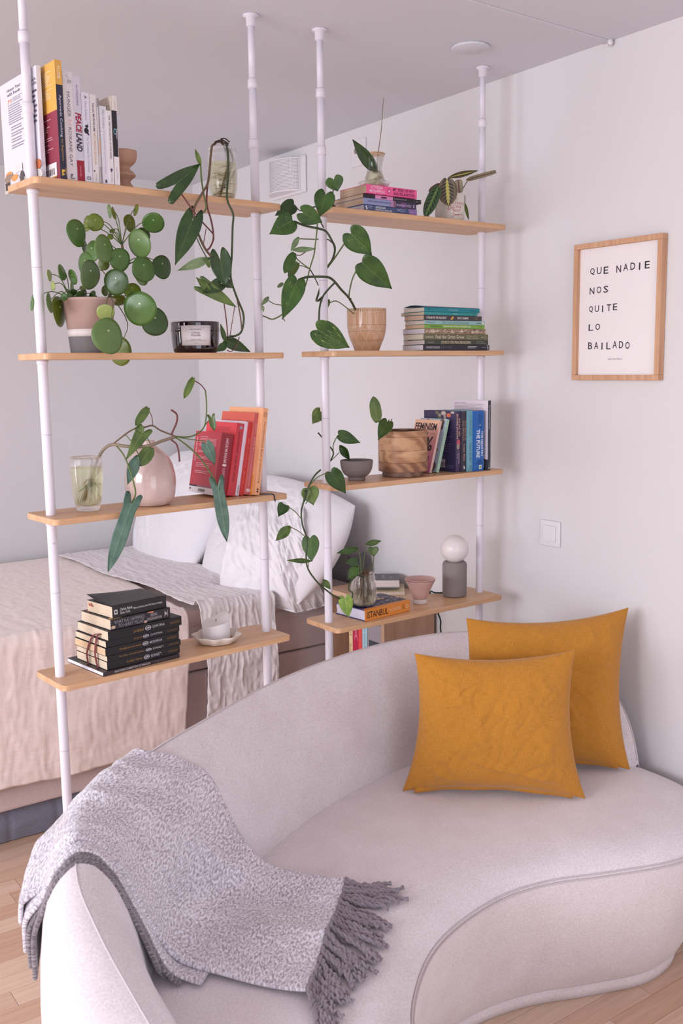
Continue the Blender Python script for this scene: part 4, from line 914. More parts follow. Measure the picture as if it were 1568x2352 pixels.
B2[7].spine().text('Carlos Elias Perez', .08, .28, .34, .70, (140, 196, 192)).text('Retornos', .53, .61, .34, .70, (206, 226, 222)).disc(.925, .5, .012, .26, (30, 60, 66), hole=.6); B2[7].done()
B2[8].spine().disc(.075, .6, .014, .2, (14, 60, 76), hole=.5).text('La idea de Europa', .44, .605, .40, .64, (206, 226, 230), .02).text('Gabriel Garcia', .83, .945, .34, .56, (14, 70, 84)); B2[8].done()
# curled cover of the top book
bk = B2[8]; g = B(); g.grid(18, 12, lambda a, b: bk.O + bk.H * (bk.h * (1 - a)) + bk.D * (bk.d * b) + bk.T * (bk.t + .0008 + .006 * sin(pi * b) * (1 - .4 * a) + .002 * b)); g.done('curled_cover', flat((46, 70, 96), .35, .5), bk.root, smooth=True, solid=.0006)

# ---- third shelf, right: standing and leaning books
GR3 = 'books standing on the third right shelf'
def cr(x, y): return 960 + x / 8.711, 900 + y / 8.711
f_ = lambda X: 960 + X / 8.711
b = upright('B', 2, f_(222), f_(270), 968, .066, .115, 'pink and orange paperback with big condensed capitals, leaning against the wooden pot', (230, 170, 176), spine=(222, 186, 176), tilt=15.5, pages=(226, 200, 190), group=GR3)
p = b.back()
for k in range(16):
    f = k / 15; p.rect(0, 1, f * .94 + (0), f * .94 + .064, tuple(int(a + (c - a) * f) for a, c in zip((214, 120, 160), (238, 190, 160))))
ik = (52, 40, 48); p.text('FEMINISM', .05, .93, .80, .94, ik, .03).text('FOR THE', .20, .66, .725, .765, ik, 0, .2).rect(.70, .92, .74, .744, ik).text('99%', .02, .90, .40, .68, ik, .02).rect(.25, .80, .345, .349, ik).text('A MANIFESTO', .05, .86, .24, .31, ik, 0, .0).rect(.3, .8, .19, .194, ik).text('VERSO', .5, .8, .09, .115, ik, .01); b.done()
b = upright('B', 2, f_(358), f_(415), 965, .058, .125, 'mint green book with animals drawn on a pale blue cover, leaning', (178, 200, 216), spine=(178, 214, 190), tilt=15.5, pages=(226, 210, 200), group=GR3)
p = b.back(); 
for (x_, y_, rx, ry, c_) in ((.84, .93, .10, .07, (126, 110, 104)), (.88, .84, .05, .05, (126, 110, 104)), (.30, .97, .06, .03, (150, 130, 120)), (.78, .58, .05, .035, (110, 96, 92)), (.80, .42, .10, .035, (160, 136, 110)), (.72, .24, .06, .02, (150, 110, 90)), (.82, .10, .12, .10, (120, 104, 98)), (.60, .05, .1, .04, (120, 104, 98))): p.disc(x_, y_, rx, ry, c_, 9)
b.spine().text('A', .03, .05, .3, .7, (60, 90, 76)).text('ROGUES  GUINEA PIGS  AND OTHER STRANGE TALES', .16, .82, .36, .64, (96, 130, 110)).text('A', .94, .96, .3, .7, (60, 90, 76)); b.done()
b = upright('B', 2, f_(752), f_(855), 944, .036, .150, 'purple navy paperback with flowers on top of its back cover', (56, 48, 84), spine=(70, 56, 92), pages=(222, 206, 202), group=GR3)
p = b.back(); 
for (x_, y_, rx, ry, c_) in ((.42, .965, .06, .03, (120, 110, 90)), (.50, .92, .05, .035, (160, 146, 130)), (.62, .96, .08, .035, (196, 180, 170)), (.66, .90, .04, .04, (170, 150, 140)), (.78, .93, .07, .035, (206, 110, 80)), (.50, .885, .07, .02, (90, 96, 70)), (.90, .975, .06, .02, (196, 180, 176))): p.disc(x_, y_, rx, ry, c_, 10)
p.lines(.55, .95, .30, .58, 7, (110, 100, 130), .2, .6); p.rect(.45, .68, .06, .20, (190, 170, 176))
for k in range(9): p.rect(.47 + k * .022, .48 + k * .022, .085, .15, (70, 60, 80))
p.lines(.70, .98, .05, .11, 3, (120, 110, 140), .3)
b.spine().text('BONES KNOW', .05, .46, .12, .44, (226, 186, 160), .01).text('WHAT MY', .11, .42, .54, .84, (226, 186, 160), .01).disc(.52, .5, .06, .36, (196, 90, 110)).disc(.58, .45, .05, .3, (160, 150, 140)).text('STEPHANIE', .65, .86, .50, .72, (200, 178, 190)).text('FOO', .70, .78, .22, .42, (200, 178, 190)); b.done()
b = upright('B', 2, f_(868), f_(975), 944, .030, .14, 'dark charcoal spine with copper serif lettering', (58, 52, 66), pages=(222, 206, 202), group=GR3)
b.spine().text('Sea Women', .16, .48, .18, .42, (206, 160, 134)).text('The Island of', .15, .48, .54, .82, (206, 160, 134)).text('Lisa See', .55, .82, .34, .68, (206, 160, 134)).poly([(.89, .4), (.94, .35), (.94, .65)], (222, 216, 220)).rect(.945, .952, .34, .68, (222, 216, 220)); b.done()
b = upright('B', 2, f_(978), f_(1105), 943, .026, .14, 'light turquoise spine between charcoal and blue books', (116, 172, 188), pages=(222, 206, 202), group=GR3)
b.spine().text('//', .045, .065, .38, .64, (86, 122, 140)).text('STORYTELLER', .08, .42, .36, .66, (86, 122, 140)).rect(.48, .485, .42, .58, (86, 122, 140)).text('Dave Grohl', .535, .835, .34, .70, (70, 100, 118)).disc(.93, .5, .035, .2, (86, 122, 140), hole=.8).rect(.895, .96, .56, .66, (86, 122, 140)); b.done()
b = upright('B', 2, f_(1112), f_(1308), 943, .020, .15, 'cobalt blue thick book with bold white title', (36, 100, 178), pages=(222, 206, 202), group=GR3)
p = b.spine(); p.text('THE FUTURE', .31, .78, .26, .58, (236, 238, 244), .025).text('THE MINISTRY', .335, .765, .72, .92, (222, 228, 238), .02).text('FOR', .51, .575, .58, .70, (180, 206, 232)); pu = b.spine_up()
for k, t_ in enumerate(('ONE OF', 'BARACK', "OBAMA'S", 'FAVOURITE', 'BOOKS', 'OF THE', 'YEAR')): pu.text(t_, .42, .80 if len(t_) > 5 else .72, .935 - k * .024, .951 - k * .024, (22, 62, 120))
for k, t_ in enumerate(('KIM', 'STANLEY', 'ROBINSON')): pu.text(t_, .5 - .03 * len(t_), .62 + .03 * len(t_), .165 - k * .026, .183 - k * .026, (20, 50, 96), .01)
pu.rect(.52, .78, .03, .095, (226, 226, 210)).disc(.65, .062, .07, .018, (90, 130, 60)).disc(.6, .76, .08, .014, (130, 170, 150)).poly([(.5, .745), (.75, .71), (.8, .715), (.56, .752)], (22, 50, 90)); b.done()
b = upright('B', 2, f_(1392), f_(1447), 920, .012, .165, 'tall slim book with a black spine and a white back cover at the right end', (226, 214, 222), spine=(54, 56, 66), pages=PW, group=GR3)
p = b.back(); p.text('Praise for The Peacemakers', .06, .40, .955, .967, (90, 80, 86)).lines(.06, .90, .845, .945, 5, (160, 146, 152), .25, .1); p.rect(0, 1, 0, .155, (54, 56, 66)).rect(.70, .90, .03, .14, (226, 214, 220)); p.lines(.10, .92, .3, .8, 10, (170, 156, 162), .2, .4)
b.spine().text('The Peacemakers Paradox', .06, .41, .3, .7, (206, 202, 208), .01).text('Priscilla Hayner', .57, .75, .34, .64, (110, 112, 120)).text('Routledge', .89, .95, .4, .64, (190, 188, 194)).rect(.965, .975, 0, 1, (230, 226, 228)); b.done()

# ---- bottom shelf, right: cookbook
z = LV['B'][3] + .0005
b = lying('B', 0, 0, z, z + .0345, .016, .135, 'thick cookbook with an orange spine under the round glass vase', (60, 58, 104), 4.5, s01=(.113, .300), spine=(226, 142, 62), pages=(220, 214, 228), hard=True)
p = b.spine(); p.text('ISTANBUL', .04, .50, .22, .80, (62, 34, 30), .008).text('CULT RECIPES', .52, .78, .40, .66, (240, 200, 150), .015).rect(.835, .838, .25, .8, (100, 60, 30)).lines(.83, .865, .3, .75, 5, (110, 64, 32)).disc(.93, .52, .028, .17, (240, 206, 160), hole=.6)
p = b.top(); p.rect(0, 1, 0, .11, (226, 142, 62)); p.rect(.36, 1, .115, .98, (96, 92, 110)); r = random.Random(2)
for k in range(120): a_, b_ = .40 + r.random() * .58, .13 + r.random() * .82; p.rect(a_, a_ + .03, b_, b_ + .03, r.choice(((206, 196, 196), (70, 66, 84), (160, 150, 156), (46, 44, 62))))
for k in range(5): p.disc(.50 + k * .045, .45 + .05 * (k % 2), .035, .035, (222, 180, 130), 8)
p.rect(.02, .36, .16, .70, (44, 38, 44)); p.lines(.05, .30, .22, .62, 5, (140, 130, 130), .2, .4); p.poly([(.22, .55), (.40, .60), (.42, .68), (.24, .66)], (196, 110, 80)); b.done()

# ---- books in and on the bookcase
NB = 'books inside the bookcase'
def case_book(y1, y0, h, label, cover, spine=None, d=.15, x=NX0 + .008):
    return Book('book', label, V((x, y1, .4186)), V((0, -1, 0)), V((1, 0, 0)), Z1, y1 - y0 - .0006, d, h, cover, spine=spine, group=NB)
ny = lambda u: atx(u, 1460, NX0 + .008).y
b = case_book(ny(801.5), ny(809.5), .285, 'cream spined novel at the far left inside the bookcase', (234, 206, 160)); b.spine().text('Ninefold', .03, .40, .3, .75, (150, 116, 90)).text('Annika', .5, .8, .3, .7, (150, 116, 90)); b.done()
b = case_book(ny(810), ny(822), .285, 'crimson and slate book with a big letter on its spine', (190, 40, 76)); p = b.spine_up(); p.rect(0, 1, .70, 1, (92, 96, 104)); p.text('A', .2, .95, .76, .92, (206, 150, 156)).text('A', .3, .98, .56, .72, (222, 130, 150)); b.done()
b = case_book(ny(822.5), ny(831), .285, 'bright coral red book inside the bookcase', (238, 76, 78)); b.spine().text('VOL 24,', .02, .22, .2, .8, (250, 214, 206), .02).lines(.30, .5, .2, .8, 3, (226, 110, 104)).lines(.6, .9, .3, .7, 2, (200, 60, 64)); b.done()
b = case_book(ny(831.5), ny(843), .285, 'pale sky blue book beside the grey one in the bookcase', (170, 204, 214)); b.spine().text('NORDIC NATURE', .05, .55, .4, .6, (96, 130, 146)); b.done()
b = case_book(ny(844), ny(882.5), .29, 'thick grey box file with a dark photograph low on its spine', (156, 146, 152)); p = b.spine_up(); p.text('East of', .48, 1.0, .84, .90, (70, 64, 70)); p.rect(.08, 1, .35, .62, (66, 68, 76)); p.poly([(.1, .37), (.35, .47), (.6, .45), (.9, .52), (.98, .5), (.98, .37)], (28, 30, 40)); p.poly([(.5, .43), (.8, .55), (.98, .56), (.98, .48)], (70, 130, 206)); b.done()
cx, cy = 2.245, 2.93
pv = thing('book', 'thick paperback with a slate grey cover lying on the bookcase', 'book', (cx, cy, NZ), 'books on the bookcase')
def lay(root, c, L, Wd, h, yaw, z, cov, pg, top=None):
    a = radians(yaw); X = V((cos(a), sin(a), 0)); Y = V((-sin(a), cos(a), 0)); o = V((c[0], c[1], z)) - X * L / 2 - Y * Wd / 2
    g = B(); g.box(o, X * L, Y * Wd, Z1 * .0012); g.box(o + Z1 * (h - .0012), X * L, Y * Wd, Z1 * .0012); g.box(o + Y * (Wd - .0012), X * L, Y * .0012, Z1 * h); g.done('cover', flat(cov, .5), root)
    g = B(); g.box(o + X * .0008 + Y * .0008 + Z1 * .0013, X * (L - .0016), Y * (Wd - .0022), Z1 * (h - .0026)); g.done('pages', pages_mat(pg), root)
    return o, X, Y
under = thing('book', 'thin cream book lying beneath the slate grey paperback', 'book', (cx, cy - .01, NZ), 'books on the bookcase')
lay(under, (cx - .002, cy - .008), .185, .155, .010, -38, NZ + .0005, (222, 200, 170), (226, 212, 200))
blk = thing('book', 'dark teal notebook at the back right under the slate paperback', 'book', (cx, cy, NZ), 'books on the bookcase')
lay(blk, (cx + .026, cy + .012), .125, .10, .012, -38, NZ + .0110, (52, 58, 66), (200, 190, 186))
o, X, Y = lay(pv, (cx - .004, cy), .160, .115, .028, -38, NZ + .0236, (104, 102, 110), (232, 220, 216))
p = Print(o + Z1 * .028, X * .160, Y * .115)
for k, t_ in enumerate(('YEAR', 'PIVOT', 'THE')):
    q = Print(o + Z1 * .028 + X * (.062 + .030 * k) + Y * .085, -Y * .055, X * .012); q.text(t_, 0 if k < 2 else .4, 1 if k < 2 else .8, 0, 1, (196, 194, 202)); p.items += q.items
p.done('cover_print', pv)

# ================================================================== VESSELS AND SMALL THINGS ON THE SHELVES
def spot(U, lvl, u, q, dz=0):
    z = (LV[U][lvl] if isinstance(lvl, int) else lvl) + .0006 + dz; c = W(U, s_at(U, u, q, z), q, z)
    return c, (c - CAM).dot(FW) / F_PX              # base centre, metres per pixel there
def px(prof, k): return [(r * k, z * k) for r, z in prof]
def curve_prof(p, sub=4):
    a, _ = smooth_path([V((r, z, 0)) for r, z in p], [0] * len(p), sub); return [(max(0, v.x), v.y) for v in a]
def solidp(prof, t): return prof + [(max(0, r - t), z) for r, z in prof[::-1]]
def m_ceramic(name, c, rough=.35, sp=None, bump=0, var=6):
    g = N(name); v = g.coord('Object'); n1 = g.noise(v, 22, 4)
    col = g.mix(n1, lin([max(0, x - var) for x in c]), lin([min(255, x + var) for x in c]))
    if sp:
        vo = g.n('TexVoronoi', {'Vector': v, 'Scale': sp[0]}); n3 = g.noise(v, sp[0] * .7, 2)
        col = g.mix(g.math('MULTIPLY', g.math('LESS_THAN', vo.outputs['Distance'], .22), g.math('GREATER_THAN', n3, .52)), col, lin(sp[1]))
    g.set('Base Color', col); g.set('Roughness', rough); g.set('Specular IOR Level', .5)
    if bump: g.bump(g.noise(v, 240, 3), bump, .001)
    return g.m
SOIL = m_cloth('potting_soil', (44, 32, 28), (70, 54, 46), 500, 40, 1, 0, .9)
def soil(root, c, r, z):
    g = B(); rr = random.Random(4)
    g.grid(14, 14, lambda a, b: V(c) + V((r * (2 * a - 1) * sqrt(max(0, 1 - (2 * b - 1) ** 2 / 2)), r * (2 * b - 1) * sqrt(max(0, 1 - (2 * a - 1) ** 2 / 2)), z + .004 * fbm((a * 5, b * 5, 1), 1)))); return g.done('soil', SOIL, root, smooth=True)

# wavy clay candle holder
c, k = spot('A', 0, 286, .085); t = thing('candle_holder', 'wavy terracotta candle holder behind the end of the top book row', 'candle holder', c)
B().lathe(px(curve_prof([(0, 0), (26, 0), (27, 4), (22, 12), (15, 21), (16, 27), (24, 34), (27, 38), (23, 44), (15, 51), (16, 57), (26, 66), (31, 78), (31, 88), (29, 92), (0, 92)], 4), k), c, 40).done('body', m_ceramic('terracotta', (188, 148, 126), .75, None, .1), t, smooth=True)
# double walled glasses
def double_glass(U, lvl, u, q, label, outer, inner, water, tint):
    c, k = spot(U, lvl, u, q); t = thing('glass', label, 'glass', c)
    po = curve_prof(outer, 4); pi_ = curve_prof(inner, 4)
    B().lathe(px(po + pi_[::-1], k), c, 40).done('glass_wall', GLASS, t, smooth=True)
    wp = [(max(0, r - .4), z + .4) for r, z in pi_ if z < water] + [(lerp_tab([(z, r) for r, z in sorted(pi_, key=lambda p: p[1])], water) - .4, water), (0, water)]
    B().lathe(px(wp, k), c, 40).done('water', tint, t, smooth=True); return t, c, k
WATER_G = m_glass('plant_water', (.95, .94, .80), 1.33)
tg1, cg1, kg1 = double_glass('A', 0, 513, .060, 'double walled glass full of pale roots on the top left shelf', [(0, 0), (22, 0), (26, 6), (32, 30), (33.5, 70), (32, 118)], [(0, 6), (19, 7), (26, 16), (30, 40), (31, 75), (31, 117)], 84, WATER_G)
tg2, cg2, kg2 = double_glass('A', 2, 203, .085, 'double walled glass with a rooted cutting at the left end of the third shelf', [(0, 0), (22, 0), (27, 8), (34, 40), (36.5, 85), (36, 124)], [(0, 12), (22, 13), (30, 24), (33, 48), (34, 85), (34.5, 123)], 99, m_glass('green_water', (.95, .955, .80), 1.33))
# striped flower pot
c, k = spot('A', 1, 210, .082); cpil = c; kpil = k
t = thing('flower_pot', 'terracotta pot painted with white band and grey base, holding the round leaved plant', 'pot', c)
prof_ = [(46, 0), (48.5, 22), (50, 37.5)]; B().lathe(px([(0, 0), (46, 0), (49.6, 37)], k), c, 48).done('grey_base', m_ceramic('grey_paint', (118, 112, 112), .8, None, .2), t, smooth=True).modifiers.new('e', 'EDGE_SPLIT')
B().lathe(px([(49.6, 37), (51.2, 53)], k), c, 48).done('white_band', m_ceramic('white_paint', (226, 214, 210), .8), t, smooth=True)
B().lathe(px([(51.2, 53), (57, 116), (60, 117), (60.5, 122), (58, 123), (55, 121), (53, 100)], k), c, 48).done('pot_wall', m_ceramic('pink_terracotta', (190, 160, 152), .85, None, .25), t, smooth=True)
soil(t, c, 52 * k, 112 * k)
# scented candle in dark glass
c, k = spot('A', 1, 450, .078); t = thing('jar_candle', 'wide dark plum glass candle jar with a white label', 'candle', c)
g = N('plum_glass'); g.set('Base Color', lin((34, 14, 22))); g.set('Roughness', .06); g.set('Coat Weight', .6); g.set('Coat Roughness', .03); plum = g.m
B().lathe(px(curve_prof([(0, 0), (42, 0), (49, 3), (52, 9), (54, 30), (55.5, 66), (54.5, 68), (53, 66), (52, 44), (0, 44)], 4), k), c, 56).done('jar', plum, t, smooth=True)
nrm = (CAM - c); nrm.z = 0; nrm.normalize(); sd = V((-nrm.y, nrm.x, 0))
def wrap(cc, R0, R1, z0, z1, a0, a1): return lambda a, b: cc + (nrm * cos(a0 + (a1 - a0) * a) + sd * sin(a0 + (a1 - a0) * a)) * (R0 + (R1 - R0) * b) + V((0, 0, z0 + (z1 - z0) * b))
g = B(); g.grid(16, 1, wrap(c, 54.4 * k, 56.5 * k, 16 * k, 60 * k, -.60, .66)); g.done('label', flat((222, 214, 216), .5), t, smooth=True, solid=.0003)
def curved_text(root, cc, Rf, items, name='lettering'):
    g = B(); mats = []
    for s_, a0, a1, z0, z1, col, bold, sh in items:
        vs_, fs = text_geo(s_, bold, sh); m = flat(col, .6)
        if m not in mats: mats.append(m)
        g.cur = mats.index(m); out = []
        for x, y in vs_:
            a = a0 + (a1 - a0) * x; z = z0 + (z1 - z0) * y; out.append(cc + (nrm * cos(a) + sd * sin(a)) * Rf(z) + V((0, 0, z)))
        g.add(out, fs)
    return g.done(name, mats, root)
curved_text(t, c, lambda z: (54.4 + 2.1 * (z / k - 16) / 44) * k + .0005, [('SENSO THE MOMENT', -.22, .26, 50 * k, 52.5 * k, (110, 100, 104), 0, 0), ('Citrus', -.15, .18, 42 * k, 47 * k, (80, 72, 78), 0, .3), ('Vanilla', -.17, .20, 36 * k, 41 * k, (80, 72, 78), 0, .3), ('SCENTED CANDLE', -.20, .22, 28 * k, 30 * k, (110, 100, 104), 0, 0), ('SOY WAX BLEND, NATURAL FINE WICK', -.40, .44, 25 * k, 27 * k, (110, 100, 104), 0, 0), ('190 G', -.05, .09, 20 * k, 22 * k, (110, 100, 104), 0, 0)])
# blush vase
c, k = spot('A', 2, 347, .072); t = thing('vase', 'glossy blush pink bottle vase standing between the glass and the red books', 'vase', c)
g = N('blush_glaze'); v_ = g.coord('Object'); n1 = g.noise(v_, 14, 4); g.set('Base Color', g.mix(g.ramp(n1, [(.35, (0, 0, 0, 1)), (.7, (1, 1, 1, 1))]), lin((196, 168, 162)), lin((220, 196, 190)))); g.set('Roughness', .16); g.set('Coat Weight', .5); g.set('Coat Roughness', .06)
B().lathe(px(curve_prof([(0, 0), (36, 0), (45, 4), (54, 18), (58, 44), (57, 70), (50, 98), (36, 120), (20, 132), (14, 138), (14, 146), (12, 146), (11, 136), (0, 120)], 5), k), c, 56).done('body', g.m, t, smooth=True)
# scalloped tray with candle
c, k = spot('A', 3, 498, .082); t = thing('tray', 'cream speckled scalloped dish on the bottom left shelf', 'dish', c)
B().lathe(px([(0, 0), (36, 0), (42, 2), (50, 13), (54, 19), (52.5, 20), (49, 16), (40, 6), (0, 4.5)], k), c, 96, fn=lambda r, z, a: r * (1 + .075 * sin(8 * a) * min(1, max(0, (r / k - 30) / 22)))).done('dish', m_ceramic('terrazzo', (226, 214, 204), .6, (330, (130, 112, 104))), t, smooth=True)
c2 = c + uy('A') * .012 + ux('A') * .006 + V((0, 0, 4.8 * k)); t = thing('pillar_candle', 'white pillar candle with a melted curling rim standing in the scalloped dish', 'candle', c2)
g = N('wax'); g.set('Base Color', lin((236, 232, 234))); g.set('Roughness', .45); g.set('Subsurface Weight', .25); g.set('Subsurface Radius', (.01, .009, .008)); WAX = g.m
def wax(r, z, a): return r
gb = B(); n_ = 48; zr = lambda a: (43 + 7 * cos(a - .1) + 9 * max(0, cos(a - .1)) ** 4 - 4 * max(0, cos(a + 1.3)) ** 3 + 1.5 * sin(3 * a)) * k
for j, (r, f) in enumerate(((31.5, 0), (32, .08), (32, .5), (31.8, .93), (31, 1), (29, .985), (26, .96), (13, .945), (0, .94))):
    gb.v += [c2 + V((cos(2 * pi * i / n_) * r * k, sin(2 * pi * i / n_) * r * k, (zr(2 * pi * i / n_) * f if r > 13 else ((zr(2 * pi * i / n_) + 43 * k) / 2 * f if r else 43 * k * f)))) for i in range(n_)]; gb.uv += [(0, 0)] * n_
gb.f = [(j * n_ + i, j * n_ + (i + 1) % n_, (j + 1) * n_ + (i + 1) % n_, (j + 1) * n_ + i) for j in range(8) for i in range(n_)] + [tuple(range(n_))[::-1]]; gb.mi = [0] * len(gb.f)
gb.done('wax_body', WAX, t, smooth=True)
B().tube([c2 + V((0, 0, 40 * k)), c2 + V((.001, 0, 46 * k))], .0009, 6).done('wick', flat((50, 44, 44), .8), t)
c3 = c + ux('A') * .040 - uy('A') * .006 + V((0, 0, 6.6 * k)); tag(B().lathe([(.003, 0), (.0055, 0), (.006, .0012), (.0055, .0024), (.003, .0024)], c3, 20, V((.2, -.2, 1))).done('ring', flat((176, 130, 70), .3), smooth=True), 'tiny bronze ring lying in the scalloped dish', 'ring')
# tea glass with saucer on the small stack
z1 = LV['B'][0] + .0725
c, k = spot('B', z1, 860, .062); ts = thing('saucer', 'clear glass saucer on the pink book', 'saucer', c)
B().lathe(px([(0, 0), (22, 0), (30, 4), (38, 13), (39, 13.4), (31, 3), (22, -.0), (0, 1)], k)[:6] + px([(20, 1.6), (0, 1.6)], k), c, 40).done('dish', GLASS, ts, smooth=True)
ct = c + V((0, 0, 2.2 * k)); ktea = k; tt = thing('tea_glass', 'tulip shaped tea glass with a gold rim on the saucer', 'glass', ct)
ot = curve_prof([(0, 0), (19, 0), (23.5, 6), (24, 14), (20.5, 26), (17.5, 38), (18.5, 52), (24, 74)], 4); it = [(max(0, r - 1.6), z + (1.6 if r < 20 and z < 4 else 0)) for r, z in ot]
B().lathe(px(ot + it[::-1], k), ct, 40).done('glass_wall', GLASS, tt, smooth=True)
B().lathe(px([(max(0, r - .4), z + .3) for r, z in it if z < 35] + [(0, 35)], k), ct, 40).done('water', WATER, tt, smooth=True)
g = N('gold_rim'); g.set('Base Color', lin((206, 158, 92))); g.set('Metallic', .8); g.set('Roughness', .3)
B().lathe(px([(23.4, 72.4), (24.4, 72.4), (24.6, 74.4), (22.6, 74.4)], k), ct, 40).done('gold_rim', g.m, tt, smooth=True)
# white mug pot with red lettering
c, k = spot('B', 0, 1032, .082); cm, km = c, k; t = thing('mug', 'white mug with red lettering used as a planter on the top right shelf', 'mug', c)
B().lathe(px([(0, 0), (31, 0), (33.5, 2.5), (34, 62), (33.5, 63.5), (31, 63), (30.5, 8)], k), c, 48).done('mug_wall', m_ceramic('white_glaze', (226, 218, 210), .3, None, 0, 3), t, smooth=True)
soil(t, c, 30 * k, 55 * k)
nrm = (CAM - c); nrm.z = 0; nrm.normalize(); sd = V((-nrm.y, nrm.x, 0))
hp = [c - sd * 33 * k + V((0, 0, 50 * k)), c - sd * 48 * k + V((0, 0, 47 * k)), c - sd * 54 * k + V((0, 0, 30 * k)), c - sd * 46 * k + V((0, 0, 13 * k)), c - sd * 33 * k + V((0, 0, 9 * k))]
B().tube(hp, 3.6 * k, 10).done('handle', m_ceramic('white_glaze', (226, 218, 210), .3, None, 0, 3), t, smooth=True)
rd = (190, 96, 96)
curved_text(t, c, lambda z: 34.15 * k, [("DON'T", -.05, .55, 47 * k, 52 * k, rd, 0, 0), ('STRESS', .16, 1.15, 38 * k, 43 * k, (206, 130, 126), 0, 0), ('Do', -.12, .32, 26 * k, 36 * k, rd, 0, .25), ('YOUR', .40, .88, 29.5 * k, 35 * k, rd, 0, 0), ('BEST', .25, .82, 21.5 * k, 27 * k, (206, 120, 116), 0, 0)])
g = B(); g.tube([c + (nrm * cos(a) + sd * sin(a)) * 34.2 * k + V((0, 0, z_ * k)) for a, z_ in ((.08, 18), (.25, 18.5), (.5, 14), (.85, 18.5), (.98, 17), (.85, 15.5), (.5, 16), (.2, 10), (.1, 12), (.25, 14), (.5, 15), (.7, 12.5))], .0004, 5, sub=5); g.done('flourish', flat(rd, .6), t, smooth=True)
# embossed tan pot
c, k = spot('B', 1, 842.5, .083); cpo, kpo = c, k; t = thing('flower_pot', 'glossy tan pot with an embossed pattern beside the trailing plant', 'pot', c)
g = N('tan_glaze'); uv = g.n('TexCoord').outputs['UV']; sx = g.n('SeparateXYZ', {0: uv})
fan = g.math('ABSOLUTE', g.math('SINE', g.math('MULTIPLY', sx.outputs[0], pi * 15)))
arch = g.math('ABSOLUTE', g.math('SUBTRACT', g.math('ABSOLUTE', g.math('SUBTRACT', g.math('FRACT', g.math('MULTIPLY', sx.outputs[0], 11)), .5)), g.math('MULTIPLY', g.math('ABSOLUTE', g.math('SINE', g.math('MULTIPLY', sx.outputs[1], pi * 4.0))), .42)))
dots = g.math('MULTIPLY', g.math('ABSOLUTE', g.math('SINE', g.math('MULTIPLY', sx.outputs[0], pi * 62))), g.math('LESS_THAN', g.math('ABSOLUTE', g.math('SUBTRACT', g.math('FRACT', g.math('MULTIPLY', sx.outputs[1], 5)), .5)), .13))
hh = g.math('ADD', g.math('MULTIPLY', g.math('LESS_THAN', arch, .06), 1.0), dots)
g.set('Base Color', g.mix(g.math('MINIMUM', hh, 1), lin((196, 152, 118)), lin((210, 172, 140)))); g.set('Roughness', .22); g.set('Coat Weight', .3); g.bump(hh, .7, .0015)
B().lathe(px(curve_prof([(0, 0), (27.5, 0), (28.5, 1.5), (34, 16), (40, 30), (43.5, 45), (45, 60), (45, 92), (44.5, 93.5), (42.5, 93), (42, 70)], 6), k), c, 72).done('pot_wall', g.m, t, smooth=True)
for zz in (90, 58, 44, 24): 
    rr = lerp_tab([(0, 28), (16, 34), (30, 40), (45, 43.5), (60, 45), (93, 45)], zz)
    g2 = B(); g2.lathe(px([(rr, zz - .7), (rr + .55, zz), (rr, zz + .7)], k), c, 60); g2.f = g2.f[:-2]; g2.mi = g2.mi[:-2]; g2.done('embossed_ring', g.m, t, smooth=True)
soil(t, c, 42 * k, 84 * k)
# concrete bowl
c, k = spot('B', 2, 819, .083); t = thing('bowl', 'small footed grey stoneware bowl left of the wooden planter', 'bowl', c)
B().lathe(px(curve_prof([(0, 0), (19, 0), (19.5, 5), (21, 8), (29, 14), (35, 25), (37.5, 40), (37.5, 45), (35.5, 45.2), (34, 34), (24, 16), (0, 12)], 4), k), c, 48).done('bowl_wall', m_ceramic('grey_stoneware', (122, 110, 108), .75, (420, (104, 92, 92)), .2, 9), t, smooth=True)
# wooden planter made of stacked rings
c, k = spot('B', 2, 925, .083); cw, kw_ = c, k; t = thing('wooden_planter', 'round mango wood planter with a recessed foot, holding the small cutting', 'planter', c)
def m_mango(name, a, b, sd_):
    g = N(name); v = g.coord('Object', (1, 1, 2.4), (.3, .5, .2 + sd_)); n1 = g.n('TexNoise', {'Vector': v, 'Scale': 7, 'Detail': 4, 'Distortion': 2.2}).outputs['Fac']
    wv = g.n('TexWave', {'Vector': v, 'Scale': 7, 'Distortion': 9, 'Detail': 3, 'Detail Scale': 1.2}).outputs['Fac']
    f = g.math('ADD', g.math('MULTIPLY', n1, .6), g.math('MULTIPLY', wv, .4))
    g.set('Base Color', g.mix(g.ramp(f, [(.3, (0, 0, 0, 1)), (.7, (1, 1, 1, 1))]), lin(a), lin(b))); g.set('Roughness', .45); return g.m
ringz = [(12, 33, (124, 82, 56), (176, 128, 90)), (33.3, 60, (160, 112, 76), (200, 156, 116)), (60.3, 90, (156, 108, 74), (196, 150, 112)), (90.3, 104, (150, 104, 70), (188, 142, 104))]
B().lathe(px([(0, 0), (46.5, 0), (47.5, 1), (47.5, 12)], k), c, 64).done('foot', m_mango('mango_foot', (106, 76, 62), (146, 108, 86), 3), t, smooth=True).modifiers.new('e', 'EDGE_SPLIT')
for i, (a, b_, c1_, c2_) in enumerate(ringz):
    g = B(); g.lathe(px([(51, a), (55.6, a), (56, a + .5), (56, b_ - .5), (55.6, b_), (51, b_)], k), c, 64); g.f = g.f[:-2]; g.mi = g.mi[:-2]; o = g.done('wood_ring', m_mango('mango_ring_%d' % i, c1_, c2_, i * 1.3), t, smooth=True); o.modifiers.new('e', 'EDGE_SPLIT')
B().lathe(px([(51.2, 12), (51.2, 100), (51, 100), (50.8, 60), (0, 60)], k), c, 48).done('inner_pot', flat((70, 48, 36), .7), t, smooth=True)
soil(t, c, 49 * k, 84 * k)
